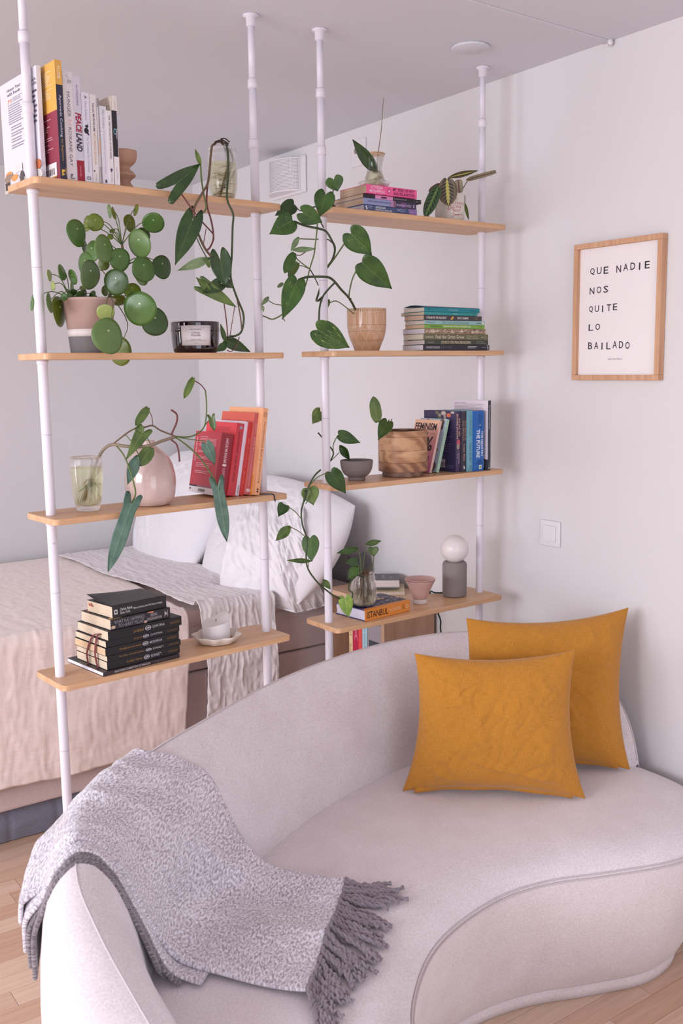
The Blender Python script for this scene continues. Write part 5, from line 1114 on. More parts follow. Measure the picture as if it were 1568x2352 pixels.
# vase of rooted cuttings on the cookbook
z1 = LV['B'][3] + .0355
c, k = spot('B', z1, 835, .070); cv, kv = c, k; tv = thing('glass_vase', 'rounded clear glass vase with brown roots standing on the orange cookbook', 'vase', c)
ov = curve_prof([(0, 0), (20, 0), (24, 2.5), (29, 14), (30.5, 26), (28.5, 48), (24.5, 76)], 4); iv = [(max(0, r - 1.5), z + (2.5 if z < 4 else 0)) for r, z in ov]
B().lathe(px(ov + iv[::-1], k), c, 44).done('glass_wall', GLASS, tv, smooth=True)
B().lathe(px([(max(0, r - .4), z + .3) for r, z in iv if z < 36] + [(0, 36)], k), c, 44).done('water', WATER, tv, smooth=True)
# pink cup
c, k = spot('B', 3, 964.5, .088); t = thing('cup', 'flared dusty pink ceramic cup with an unglazed white base', 'cup', c)
B().lathe(px([(0, 0), (15, 0), (15.7, .8), (15.7, 11)], k), c, 40).done('base', m_ceramic('bisque', (226, 214, 212), .8), t, smooth=True).modifiers.new('e', 'EDGE_SPLIT')
B().lathe(px(curve_prof([(15.2, 11), (16, 12.5), (24, 32), (34.5, 54), (35.3, 56), (33.6, 56.4), (26, 42), (16, 20), (0, 17)], 3), k), c, 48).done('cup_wall', m_ceramic('pink_glaze', (206, 166, 158), .35, (360, (216, 180, 172))), t, smooth=True)
# table lamp
c, k = spot('B', 3, 1043.5, .095); t = thing('table_lamp', 'small concrete table lamp with a white glass globe at the right end', 'lamp', c)
B().lathe(px([(0, 1), (23, 1), (24, 0), (26, 1.4), (27.7, 5), (27.8, 72), (26.8, 77), (24, 80), (12, 80.4), (0, 80)], k), c, 48).done('base', m_ceramic('concrete', (138, 128, 128), .85, (500, (120, 112, 112)), .3, 8), t, smooth=True)
B().lathe(px([(0, 79), (11, 79), (12, 81), (12, 84), (0, 84)], k), c, 32).done('socket', flat((90, 84, 84), .6), t, smooth=True)
g = N('opal_glass'); g.set('Base Color', lin((232, 224, 224))); g.set('Roughness', .28); g.set('Subsurface Weight', .15)
B().lathe([(32 * k * sin(pi * i / 24), 109 * k - 32 * k * cos(pi * i / 24)) for i in range(25)], c, 48).done('globe', g.m, t, smooth=True)
pc = [c + V((-.018, .028, .006)), c + V((-.034, .055, .004)), c + V((-.03, .088, -.004)), P('B', 1010, 1420, .19), P('B', 1011, 1440, .19), P('B', 1013, 1470, .19), P('B', 1015, 1520, .19) + V((0, 0, -.1)), P('B', 1015, 1520, .19) + V((.03, .02, -.38))]
B().tube(pc, .0026, 8).done('cable', flat((24, 50, 48), .6), t, smooth=True)

# ================================================================== PLANTS
L_POTHOS = m_leaf('pothos_leaf', (44, 82, 40), (66, 108, 52), (96, 132, 78))
L_POTHOS_D = m_leaf('pothos_leaf_dark', (36, 68, 36), (52, 92, 46), (78, 112, 66))
L_POTHOS_V = m_leaf('variegated_leaf', (42, 82, 38), (66, 108, 50), (100, 136, 78), (196, 206, 110, 0.3, 1.2, .61))
L_POTHOS_V2 = m_leaf('variegated_leaf_b', (42, 82, 38), (62, 106, 50), (100, 136, 78), (190, 204, 104, 3.1, 0.4, .64))
L_LIME = m_leaf('lime_leaf', (92, 138, 56), (134, 176, 84), (178, 206, 128), (196, 218, 130, 2.3, .1, .66))
L_OLIVE = m_leaf('olive_leaf', (82, 104, 48), (112, 134, 66), (138, 158, 92))
L_PALE = m_leaf('pale_leaf_underside', (104, 128, 88), (138, 160, 118), (160, 178, 138), None, .5)
L_ARROW = m_leaf('arrowhead_leaf', (34, 62, 38), (52, 86, 48), (84, 116, 76), None, .36)
L_STRAP = m_leaf('blue_green_leaf', (58, 88, 76), (84, 114, 98), (120, 146, 116), None, .34)
L_STRAP2 = m_leaf('mid_green_leaf', (66, 98, 56), (96, 128, 76), (130, 156, 106), None, .38)
STEM_G = flat((96, 112, 62), .5, .4, 'green_stem'); STEM_D = flat((62, 74, 46), .5, .4, 'dark_stem'); STEM_B = flat((112, 90, 72), .6, .3, 'brown_stem'); STEM_R = flat((108, 58, 60), .5, .4, 'red_stem'); STEM_P = flat((140, 126, 108), .7, .2, 'pale_stem')
ROOT = flat((150, 132, 78), .7, .2, 'pale_root'); ROOT_B = flat((104, 84, 62), .7, .2, 'brown_root'); ROOT_K = flat((62, 50, 46), .8, .2, 'dark_root')
FT = {'heart': [(0, .62), (.08, .86), (.2, .99), (.32, 1), (.48, .88), (.65, .64), (.8, .37), (.92, .13), (1, 0)],
      'lance': [(0, .04), (.08, .40), (.25, .85), (.42, 1), (.6, .9), (.78, .55), (.92, .2), (1, 0)],
      'arrow': [(0, .95), (.1, .90), (.22, .80), (.4, .66), (.6, .46), (.8, .22), (.92, .08), (1, 0)],
      'strap': [(0, .95), (.06, .92), (.14, .74), (.25, .76), (.45, .82), (.62, .76), (.8, .52), (.92, .25), (1, 0)],
      'oval': [(0, .30), (.1, .66), (.25, .93), (.45, 1), (.65, .96), (.82, .74), (.94, .36), (1, .05)],
      'roll': [(0, .5), (.1, .9), (.5, 1), (.9, .9), (1, .5)]}
LB = {'heart': .20, 'lance': 0, 'arrow': .40, 'strap': .24, 'oval': .03, 'roll': 0}
def leaf(root, base, tip, wid, mat, shape='heart', fold=.10, bend=.10, roll=0.0, lobe=None, ripple=.01, name='leaf', seed=0):
    base, tip = V(base), V(tip); d = tip - base; L = d.length; d.normalize(); w = (CAM - (base + tip) / 2).normalized()
    s = d.cross(w).normalized(); n = s.cross(d).normalized()
    if n.dot(w) < 0: n = -n
    c_, s_ = cos(roll), sin(roll); s, n = s * c_ + n * s_, n * c_ - s * s_
    lb = LB[shape] if lobe is None else lobe; hw = wid / 2; g = B(); NU, NV = 10, 14
    def fn(a, b):
        k = 2 * a - 1; ak = abs(k); t = b
        gk = (2.4 * ak - 1.65 * ak * ak)
        x = L * t - lb * L * gk * (1 - t) ** 2.4 * (1 if shape != 'strap' else (1 - t) ** 2)
        y = hw * lerp_tab(FT[shape], t) * (k if shape != 'strap' else k)
        z = fold * hw * (ak ** 1.3) * (1 - .3 * t) - bend * L * (t ** 2) + bend * L * .5 * t * 0 + ripple * L * sin(9 * t + 5 * k + seed) * ak * .6
        return base + d * x + s * y + n * z
    g.grid(NU, NV, fn, lambda a, b: (2 * a - 1, b))
    if s.cross(d).dot(n) < 0: pass
    return g.done(name, mat, root, smooth=True, solid=.0007)
def disc_leaf(root, ctr, ra, rb, rot, mat, flip=1, seed=0, dot=.28):
    """round peltate leaf; ra, rb are the half axes seen from the front (metres)"""
    ctr = V(ctr); w = (CAM - ctr).normalized(); r_ = V((0, 0, 1)).cross(w).normalized(); u_ = w.cross(r_)
    c_, s_ = cos(radians(rot)), sin(radians(rot)); e1 = r_ * c_ + u_ * s_; e2 = -r_ * s_ + u_ * c_
    if ra < rb: mn, R, emin, emaj = ra, rb, e1, e2
    else: mn, R, emin, emaj = rb, ra, e2, e1
    tl = math.acos(max(.12, min(1, mn / R))) * flip; em = emin * cos(tl) + w * sin(tl); nn = em.cross(emaj); nn = nn if nn.dot(w) > 0 else -nn
    g = B(); NR, NA = 5, 26; g.v.append(ctr + nn * .001); g.uv.append((0, -dot))
    for j in range(1, NR + 1):
        f = j / NR
        for i in range(NA):
            a = 2 * pi * i / NA; rr = R * f * (1 + .025 * sin(3 * a + seed) * f)
            g.v.append(ctr + em * rr * cos(a) + emaj * rr * sin(a) + nn * (-.10 * R * f * f + .03 * R * sin(2 * a + seed) * f)); q = em * cos(a) + emaj * sin(a); g.uv.append((q.dot(r_) * f, q.dot(u_) * f - dot))
    g.f = [(0, 1 + i, 1 + (i + 1) % NA) for i in range(NA)] + [(1 + (j - 1) * NA + i, 1 + j * NA + i, 1 + j * NA + (i + 1) % NA, 1 + (j - 1) * NA + (i + 1) % NA) for j in range(1, NR) for i in range(NA)]
    g.mi = [0] * len(g.f)
    return g.done('leaf', mat, root, smooth=True, solid=.0009)
def m_pilea(name, a, b_):
    a, b_ = grn(a), grn(b_)
    g = N(name); tc = g.n('TexCoord'); uv = tc.outputs['UV']; ln = g.n('VectorMath', {0: uv}, operation='LENGTH').outputs['Value']
    n1 = g.noise(tc.outputs['Object'], 30, 3); c = g.mix(n1, lin(a), lin(b_)); c = g.mix(g.math('LESS_THAN', ln, .055), c, lin((186, 200, 150)))
    sx = g.n('SeparateXYZ', {0: uv}); vein = g.math('LESS_THAN', g.math('ABSOLUTE', g.math('SINE', g.math('MULTIPLY', g.math('ARCTAN2', sx.outputs[0], sx.outputs[1]), 4.0))), .05)
    c = g.mix(g.math('MULTIPLY', vein, .14), c, lin([min(255, x + 50) for x in b_]))
    g.set('Base Color', c); g.set('Roughness', .34); g.set('Specular IOR Level', .5); g.bump(g.noise(tc.outputs['Object'], 60, 2), .15, .001); return g.m
PL = {'m': m_pilea('pilea_mid', (60, 104, 50), (84, 128, 70)), 'l': m_pilea('pilea_light', (82, 124, 80), (106, 144, 96)), 'd': m_pilea('pilea_dark', (44, 78, 42), (62, 98, 54)), 'o': m_pilea('pilea_olive', (84, 112, 38), (112, 140, 54)), 'y': m_pilea('pilea_yellow', (138, 170, 112), (160, 186, 134)), 'g': m_pilea('pilea_grey', (74, 108, 78), (94, 126, 90))}
def stem(root, pts, r, mat, name='stem', n=7): return B().tube(pts, r, n).done(name, mat, root, smooth=True)
def crop(x0, y0, s, U): return lambda X, Y, q: P(U, x0 + X / s, y0 + Y / s, q)
def mp(p): return (V(p) - CAM).dot(FW) / F_PX          # metres per photo pixel at p

# ---- round-leaved plant
c = crop(40, 440, 4.126, 'A'); pil = thing('round_leaf_plant', 'bushy plant with round coin shaped leaves growing in the striped pot', 'plant', cpil + V((0, 0, .11)))
trunk = [c(870, 1000, .083), c(905, 900, .07), c(960, 800, .055), (c(1010, 720, .05)), c(1005, 600, .05), c(990, 500, .052)]
stem(pil, trunk, [.0045, .0045, .004, .004, .0036, .003], STEM_B, 'trunk')
H0, H1, H2, S0 = c(990, 505, .052), c(1010, 715, .05), c(900, 900, .07), c(500, 1015, .085)
S1 = c(880, 975, .08)
pl_ = [(570, 390, 85, 130, 12, 'm', .03, H0), (655, 300, 35, 76, -12, 'o', .07, H0), (740, 293, 78, 82, 0, 'o', .035, H0), (863, 190, 17, 66, 4, 'l', .06, H0), (920, 205, 17, 60, 14, 'o', .05, H0), (1115, 172, 20, 57, -16, 'o', .06, H0), (1072, 300, 52, 85, 14, 'o', .085, H0), (1288, 300, 105, 93, 0, 'm', .03, H0),
       (1200, 410, 58, 74, 25, 'd', .07, H0), (1148, 497, 102, 136, 14, 'l', .0, H0), (830, 540, 86, 132, 10, 'l', .012, H1), (703, 565, 62, 100, -8, 'm', .03, H1), (973, 645, 99, 109, 0, 'm', .02, H1), (640, 690, 70, 118, 0, 'm', .055, H1), (698, 790, 90, 140, -6, 'g', .01, H2), (815, 690, 52, 58, 0, 'o', .09, H1), (1200, 732, 106, 126, 14, 'm', .012, H1),
       (1165, 805, 58, 92, 18, 'l', .05, H1), (1375, 715, 88, 112, 8, 'd', .035, H1), (930, 857, 114, 125, 0, 'd', -.01, H2), (1090, 940, 82, 72, 0, 'o', .05, H2), (1156, 1110, 153, 164, 20, 'm', -.02, H2), (1308, 1235, 124, 134, 0, 'd', .015, S1), (835, 1148, 84, 76, 0, 'y', -.012, S1), (865, 1367, 142, 173, 12, 'l', -.045, S1), (960, 1510, 108, 140, 10, 'o', .185, S1),
       (310, 795, 21, 56, 6, 'y', .07, S0), (330, 895, 20, 46, 2, 'y', .06, S0), (430, 765, 33, 77, 14, 'l', .06, S0), (516, 813, 36, 74, 16, 'm', .055, S0), (315, 1055, 24, 96, 6, 'l', .05, S0), (131, 1050, 15, 76, -8, 'm', .10, S0), (410, 1135, 60, 145, 4, 'o', .11, S0), (440, 998, 33, 38, 0, 'm', .07, S0), (497, 990, 30, 32, 0, 'm', .07, S0),
       (530, 955, 36, 31, 0, 'd', .08, S0), (590, 985, 28, 46, -20, 'm', .07, S0), (612, 915, 22, 23, 0, 'o', .08, S0), (635, 965, 26, 50, 0, 'd', .09, S0), (707, 975, 26, 42, -30, 'd', .08, S0), (742, 1003, 17, 19, 0, 'd', .085, S0), (510, 905, 14, 46, 0, 'm', .09, S0), (835, 940, 30, 52, 0, 'o', .10, S1), (955, 1035, 76, 50, 0, 'o', .125, S1), (640, 520, 22, 58, 0, 'm', .085, H1), (898, 373, 28, 17, 20, 'o', .06, H0), (880, 428, 30, 28, 0, 'o', .07, H0)]
for i, (x, y, a, b_, rot, m, q, org) in enumerate(pl_):
    p = c(x, y, q); k = mp(p) / 4.126; disc_leaf(pil, p, a * k, b_ * k, rot, PL[m], 1 if i % 2 else -1, i)
    at = c(x, y - .28 * b_, q + .006) + V((0, 0, 0)); o_ = org
    if i == 22: mid = c(1030, 1180, .0)
    mid = (o_ + at) / 2 + V((0, 0, .018)) - uy('A') * .004
    if org is S0 and i > 33: mid = (o_ + at) / 2 + V((0, 0, .004))
    if i == 25: mid = c(1045, 1250, .10); 
    if i == 24: mid = c(905, 1080, -.02)
    stem(pil, [o_, mid, at], [.0013, .0011, .0008], STEM_G, 'petiole', 6)

# ---- arrowhead vine in the glass on the top left shelf
c = crop(340, 280, 4.2, 'A'); q0 = -.030
arr = thing('arrowhead_vine', 'arrowhead vine trailing from the glass on the top left shelf down past the candle', 'plant', cg1)
for pts, r, m in (([(700, 700, .055), (770, 360, .055), (700, 190, .045), (640, 215, .03), (612, 250, .022), (595, 430, .0), (575, 590, -.022), (520, 690, -.03), (440, 850, -.03), (470, 1040, -.03), (545, 1215, -.03), (610, 1300, -.03)], .0030, STEM_B),
                  ([(735, 640, .06), (820, 370, .06), (745, 200, .045), (770, 290, .025), (772, 500, .012), (762, 740, -.016), (820, 890, -.03), (815, 1020, -.03), (808, 1280, -.03), (797, 1500, -.03), (855, 1690, -.03), (920, 1860, -.022), (905, 2010, -.014), (850, 2062, -.010), (785, 2068, -.005)], .0027, STEM_D),
                  ([(575, 600, -.022), (565, 790, -.026), (610, 960, -.03), (630, 1120, -.03), (590, 1220, -.03), (560, 1235, -.03)], .0022, STEM_R), ([(505, 415, -.01), (515, 560, -.02), (540, 720, -.025), (560, 830, -.028), (520, 885, -.028)], .0021, STEM_G),
                  ([(300, 662, -.032), (430, 850, -.034), (540, 985, -.034), (625, 1080, -.032), (630, 1140, -.03)], .0018, STEM_R), ([(515, 890, -.028), (450, 970, -.03)], .0016, STEM_D), ([(440, 1050, -.03), (500, 1190, -.032), (565, 1310, -.034)], .0014, STEM_D),
                  ([(560, 1030, -.031), (545, 1110, -.031), (530, 1200, -.030)], .0010, STEM_R), ([(728, 1720, -.03), (755, 1920, -.02), (770, 2090, -.010)], .0015, STEM_R), ([(835, 1780, -.032), (790, 2060, -.014)], .0010, STEM_R), ([(880, 2075, -.012), (845, 2170, -.012), (800, 2215, -.010), (760, 2200, -.008)], .0012, STEM_R), ([(860, 1720, -.03), (890, 1880, -.02), (902, 2000, -.014)], .0018, STEM_B)):
    stem(arr, [c(*p) for p in pts], r, m)
k_ = mp(c(500, 900, q0)) / 4.2
for bx, by, tx, ty, w_, m, kw in ((268, 600, 500, 405, 250, L_ARROW, dict(shape='arrow', lobe=.66, fold=.25, bend=.06)), (425, 955, 268, 1360, 205, L_ARROW, dict(shape='heart', lobe=.36, fold=.12, bend=.12)), (506, 415, 456, 268, 44, L_OLIVE, dict(shape='lance', fold=.6)),
        (695, 1330, 748, 1590, 212, L_ARROW, dict(shape='heart', lobe=.50, fold=.15, bend=.05)), (592, 1318, 300, 1428, 92, L_PALE, dict(shape='lance', fold=.5, bend=.1)), (590, 1400, 560, 1320, 40, L_OLIVE, dict(shape='lance', fold=.5)),
        (625, 1640, 858, 1790, 165, L_STRAP2, dict(shape='arrow', lobe=.75, fold=.1, bend=.08)), (600, 1640, 470, 1505, 70, L_STRAP2, dict(shape='lance', fold=.3)), (700, 1560, 550, 1640, 130, L_ARROW, dict(shape='heart', lobe=.2, fold=.3, bend=.2)), (740, 1540, 830, 1600, 90, L_ARROW, dict(shape='heart', fold=.3)),
        (752, 2110, 1000, 2225, 120, L_ARROW, dict(shape='heart', lobe=.12, fold=.3, bend=.18)), (750, 2130, 700, 1955, 50, L_ARROW, dict(shape='lance', fold=.4)), (752, 2140, 668, 2212, 80, L_POTHOS_D, dict(shape='lance', fold=.3))):
    qq = -.034 if by < 1900 else -.006
    leaf(arr, c(bx, by, qq), c(tx, ty, qq - .012), w_ * k_, m, seed=bx, **kw)
r = random.Random(9)
for i in range(20):                                  # pale roots curling in the water
    a0 = r.random() * 6; R = (10 + 17 * r.random()) * kg1; z0_ = (8 + 64 * r.random()) * kg1; dz_ = (r.random() - .4) * 24 * kg1; tw = 2.5 + r.random() * 3
    B().tube([cg1 + V((cos(a0 + tw * f) * R * (.75 + .25 * sin(3 * f + i)), sin(a0 + tw * f) * R, max(7.5 * kg1, z0_ + dz_ * f))) for f in [j / 7 for j in range(8)]], .0009, 5, sub=2).done('root', ROOT, arr, smooth=True)
for pts in (([(690, 190, .04), (650, 190, .03), (640, 215, .02)]), ([(720, 185, .045), (700, 165, .03), (760, 200, .02), (775, 215, .02)]), ([(700, 165, .045), (740, 160, .03), (785, 195, .02)]), ([(680, 200, .045), (690, 180, .03), (745, 210, .02)])):
    stem(arr, [c(*p) for p in pts], .0016, ROOT_K, 'root')

# ---- trailing pothos in the tan pot
c = crop(600, 380, 4.9, 'B'); pot_ = thing('trailing_pothos', 'pothos with big glossy heart leaves trailing from the tan pot up and leftwards', 'plant', cpo + V((0, 0, .085)))
for pts, r, m in (([(1075, 1690, .075), (1052, 1610, .065), (985, 1490, .03), (900, 1400, .0), (830, 1315, -.01), (770, 1265, -.012), (690, 1252, -.012), (520, 1255, -.01), (420, 1288, -.01)], .0034, STEM_D), ([(830, 1315, -.01), (740, 1410, -.014), (690, 1480, -.02), (655, 1600, -.022), (645, 1780, -.022), (640, 1840, -.022)], .0026, STEM_D),
                  ([(690, 1480, -.005), (640, 1520, .0), (618, 1515, .12), (635, 1465, .13), (720, 1200, .12), (745, 1140, .10), (800, 1060, .08), (828, 940, .07), (795, 850, .06), (730, 745, .0), (650, 712, -.012), (500, 680, -.014), (370, 630, -.014)], .0031, STEM_D),
                  ([(1010, 1500, .04), (985, 1470, .03), (1020, 1290, .02), (1070, 1180, .015), (1110, 1105, .01), (1140, 1098, .01)], .0020, STEM_G), ([(745, 1150, .10), (820, 1050, .07), (900, 930, .03), (950, 855, .01), (1010, 770, .006)], .0022, STEM_G),
                  ([(1075, 1700, .08), (980, 1620, .06), (890, 1550, .06), (830, 1525, .07), (770, 1545, .09)], .0015, STEM_G), ([(630, 650, -.012), (622, 760, -.008), (605, 900, .0), (590, 1010, .0), (545, 1160, .0), (500, 1340, .0), (430, 1480, .01), (330, 1590, .02), (230, 1680, .04), (130, 1730, .06), (60, 1710, .09), (0, 1680, .14), (-20, 1620, .16)], .0019, STEM_G),
                  ([(640, 640, -.012), (600, 655, -.014), (540, 625, -.016)], .0018, STEM_G), ([(635, 830, .09), (740, 830, .09), (795, 870, .07)], .0016, STEM_D), ([(635, 832, .02), (560, 830, .01), (420, 825, .0)], .0015, STEM_G), ([(610, 930, .0), (520, 960, .0), (440, 1010, .0), (385, 1005, .0), (370, 1000, .0)], .0013, STEM_B),
                  ([(545, 1165, .0), (470, 1110, .0), (400, 1050, .0), (385, 1000, .0)], .0015, STEM_G), ([(545, 1165, .0), (600, 1260, .02), (640, 1350, .06)], .0016, STEM_D), ([(530, 1160, .0), (460, 1130, .0), (415, 1130, .0)], .0012, STEM_G), ([(250, 1575, .03), (150, 1560, .05), (80, 1520, .06)], .0012, STEM_G),
                  ([(655, 560, -.012), (660, 620, -.014), (700, 700, -.012)], .0018, STEM_D), ([(820, 455, .02), (790, 400, .0), (805, 300, .0), (815, 240, .0)], .0017, STEM_D), ([(830, 460, .03), (700, 452, .0), (600, 465, -.01), (560, 480, -.012)], .0019, STEM_D), ([(450, 510, -.004), (420, 500, .06), (375, 445, .12)], .0015, STEM_D), ([(830, 460, .03), (760, 430, .0), (700, 350, -.01)], .0017, STEM_D)):
    stem(pot_, [c(*p) for p in pts], r, m)
k_ = mp(c(800, 1000, 0)) / 4.9
for bx, by, tx, ty, w_, m, q, kw in ((815, 160, 858, 288, 205, L_POTHOS, .0, dict(lobe=.34)), (722, 330, 660, 565, 232, L_POTHOS, -.02, dict(lobe=.24)), (470, 535, 690, 642, 205, L_POTHOS, -.03, dict(lobe=.28)), (368, 440, 160, 560, 180, L_POTHOS_D, .15, dict(lobe=.06, bend=.05)), (350, 615, 108, 762, 236, L_POTHOS_V2, -.02, dict(lobe=.06)),
        (1012, 770, 1245, 1008, 290, L_POTHOS_V2, -.004, dict(lobe=.22, bend=.06)), (1135, 1095, 1478, 1398, 305, L_POTHOS, .0, dict(lobe=.10, bend=.08)), (632, 1850, 1000, 2056, 290, L_POTHOS_V, -.035, dict(lobe=.16, bend=.06)), (405, 1290, 240, 1722, 238, L_POTHOS_V2, -.03, dict(lobe=.09, bend=.08)), (240, 1715, 265, 1752, 9, L_POTHOS_D, -.038, dict(shape='lance')),
        (368, 985, 265, 1200, 112, L_POTHOS, .0, dict(shape='oval')), (415, 812, 335, 955, 62, L_PALE, .0, dict(shape='lance', fold=.5)), (345, 952, 612, 938, 62, L_PALE, -.004, dict(shape='lance', fold=.4, bend=.05)), (410, 1098, 310, 1248, 86, L_STRAP2, .004, dict(shape='oval', fold=.3)), (245, 1325, 188, 1366, 42, L_PALE, .03, dict(shape='oval')),
        (80, 1482, 5, 1568, 50, L_PALE, .06, dict(shape='lance', fold=.4)), (10, 1570, 25, 1645, 34, L_PALE, .07, dict(shape='lance')), (760, 1508, 742, 1605, 44, L_OLIVE, .11, dict(shape='lance', fold=.4)), (-12, 1588, -30, 1622, 22, L_PALE, .16, dict(shape='lance'))):
    leaf(pot_, c(bx, by, q), c(tx, ty, q - .010), w_ * k_, m, seed=bx, **kw)

# ---- leaf and twig in the tea glass
c = crop(720, 220, 3.409, 'B'); k_ = mp(c(500, 500, .06)) / 3.409
tw = thing('leaf_cutting', 'single long dark leaf with a bare twig and pale roots in the tea glass', 'plant', ct)
leaf(tw, c(500, 610, .062), c(306, 344, .058), 100 * k_, L_ARROW, 'lance', .2, .04)
stem(tw, [c(500, 640, .062), c(500, 520, .062), c(512, 400, .062), c(530, 260, .064), c(541, 90, .066), c(550, 15, .066)], [.0013, .0012, .0011, .0010, .0008, .0006], STEM_B, 'twig'); stem(tw, [c(470, 560, .062), c(505, 620, .062), c(530, 660, .062)], .0022, STEM_P)
r = random.Random(3)
for i in range(14):
    p0 = c(515 + r.random() * 20, 640, .062); e = c(415 + r.random() * 125, 665 + r.random() * 45, .05 + r.random() * .026)
    stem(tw, [p0, (p0 + e) / 2 + V(((r.random() - .5) * .012, 0, (r.random() - .3) * .010)), e], .0007, ROOT, 'root', 5)

# ---- prayer plant in the mug
def m_prayer(name, base, mid, vein, blot):
    g = N(name); uv = g.n('TexCoord').outputs['UV']; sx = g.n('SeparateXYZ', {0: uv}); k = g.math('ABSOLUTE', sx.outputs[0]); ph = g.math('MULTIPLY', g.math('ADD', sx.outputs[1], g.math('MULTIPLY', g.math('MULTIPLY', k, k), -.22)), 8.0)
    fr_ = g.math('FRACT', ph); jag = g.math('LESS_THAN', k, g.math('ADD', .10, g.math('MULTIPLY', fr_, .14)))
    tri = g.math('ABSOLUTE', g.math('SUBTRACT', fr_, .5)); blo = g.math('MULTIPLY', g.math('LESS_THAN', tri, .30), g.math('MULTIPLY', g.math('LESS_THAN', k, .66), g.math('GREATER_THAN', k, .18)))
    c = g.mix(blo, lin(base), lin(blot)); c = g.mix(g.math('GREATER_THAN', tri, .455), c, lin(vein)); c = g.mix(jag, c, lin(mid)); g.set('Base Color', c); g.set('Roughness', .42); g.bump(g.math('GREATER_THAN', tri, .45), .2, .0008); return g.m
c = crop(960, 370, 8.253, 'B'); k_ = mp(c(600, 600, .05)) / 8.253
pp_ = thing('prayer_plant', 'prayer plant with dark patterned leaves spilling over the white mug', 'plant', cm + V((0, 0, .065)))
PRD = m_prayer('prayer_leaf_dark', (92, 84, 58), (178, 174, 86), (150, 96, 84), (46, 40, 34)); PRG = m_prayer('prayer_leaf_green', (54, 84, 46), (96, 136, 66), (92, 122, 74), (36, 54, 36)); PRU = m_prayer('prayer_leaf_underside', (158, 150, 120), (112, 56, 76), (150, 140, 112), (150, 142, 112))
MAR = flat((126, 76, 84), .5, .4, 'maroon_leaf')
leaf(pp_, c(545, 345, .030), c(575, 838, .022), 355 * k_, PRD, 'oval', .16, .06, ripple=.004, lobe=.06)
leaf(pp_, c(385, 475, .045), c(130, 1050, .020), 235 * k_, PRG, 'oval', .14, .04, ripple=.004)
leaf(pp_, c(570, 310, .06), c(1095, 188, .03), 110 * k_, PRD, 'lance', .7, -.10, ripple=0)
leaf(pp_, c(590, 308, .064), c(1070, 190, .036), 96 * k_, MAR, 'lance', .5, -.12, ripple=0)
leaf(pp_, c(910, 360, .07), c(1470, 200, .045), 86 * k_, PRU, 'roll', 1.0, .0, ripple=0)
leaf(pp_, c(780, 600, .088), c(760, 350, .088), 160 * k_, PRU, 'roll', .3, 0, ripple=0)
leaf(pp_, c(420, 440, .085), c(220, 560, .075), 100 * k_, MAR, 'oval', .3, .1)
leaf(pp_, c(880, 790, .09), c(955, 1110, .075), 62 * k_, L_OLIVE, 'lance', .7, .02)
for pts in ([(640, 620, .082), (600, 420, .065), (575, 310, .06)], [(820, 590, .088), (860, 500, .08), (935, 375, .07)], [(600, 640, .08), (480, 480, .06), (390, 470, .046)], [(640, 620, .08), (580, 420, .045), (548, 350, .032)], [(800, 620, .09), (880, 650, .10), (885, 790, .09)], [(780, 640, .088), (782, 598, .088)], [(600, 640, .085), (500, 460, .085), (420, 440, .085)]): stem(pp_, [c(*p) for p in pts], .0013, STEM_B, 'petiole')

# ---- small cutting in the wooden planter
c = crop(680, 880, 3.136, 'B'); k_ = mp(c(600, 300, .07)) / 3.136
wp = thing('small_cutting', 'two leaved young cutting standing in the wooden planter', 'plant', cw + V((0, 0, .09)))
leaf(wp, c(585, 280, .078), c(556, 98, .07), 84 * k_, L_STRAP2, 'oval', .15, .06); leaf(wp, c(655, 285, .075), c(598, 392, .03), 105 * k_, L_POTHOS, 'heart', .15, .12); leaf(wp, c(655, 330, .08), c(668, 262, .078), 24 * k_, L_STRAP2, 'lance', .6, 0)
stem(wp, [c(670, 420, .085), c(668, 340, .083), c(640, 300, .08), c(588, 278, .078)], .0015, STEM_G); stem(wp, [c(672, 420, .085), c(670, 310, .083), c(690, 258, .08)], .0013, STEM_B, 'twig'); stem(wp, [c(668, 400, .085), c(664, 310, .08), c(655, 286, .075)], .0013, STEM_G)

# ---- philodendron climbing out of the round vase up to the third shelf
cA = crop(680, 880, 3.136, 'B'); cB = crop(600, 1120, 2.703, 'B'); kA = mp(cA(300, 500, 0)) / 3.136; kB = mp(cB(300, 400, 0)) / 2.703
vi = thing('heart_leaf_vine', 'long heart leaf vine rising from the round vase past two shelves, with roots in water', 'plant', cv)
stem(vi, [cB(640, 560, .07), cB(600, 545, .05), cB(575, 560, .042), cB(545, 600, .03), cB(543, 635, .022), cB(565, 655, .014), cB(555, 690, .004), cB(480, 688, -.012), cB(420, 650, -.02), cB(350, 590, -.022), cB(290, 505, -.024), cB(278, 420, -.024), cB(283, 320, -.024), cB(255, 230, -.026), cB(248, 150, -.026), cB(262, 90, -.024), cB(275, 20, -.022), cA(60, 850, -.02), cA(85, 755, -.02), cA(130, 670, -.022), cA(176, 624, -.022)], .0024, STEM_D, 'vine')
stem(vi, [cA(240, 570, .125), cA(268, 500, .12), cA(215, 425, .12), cA(158, 358, .12)], .0022, STEM_D, 'vine')
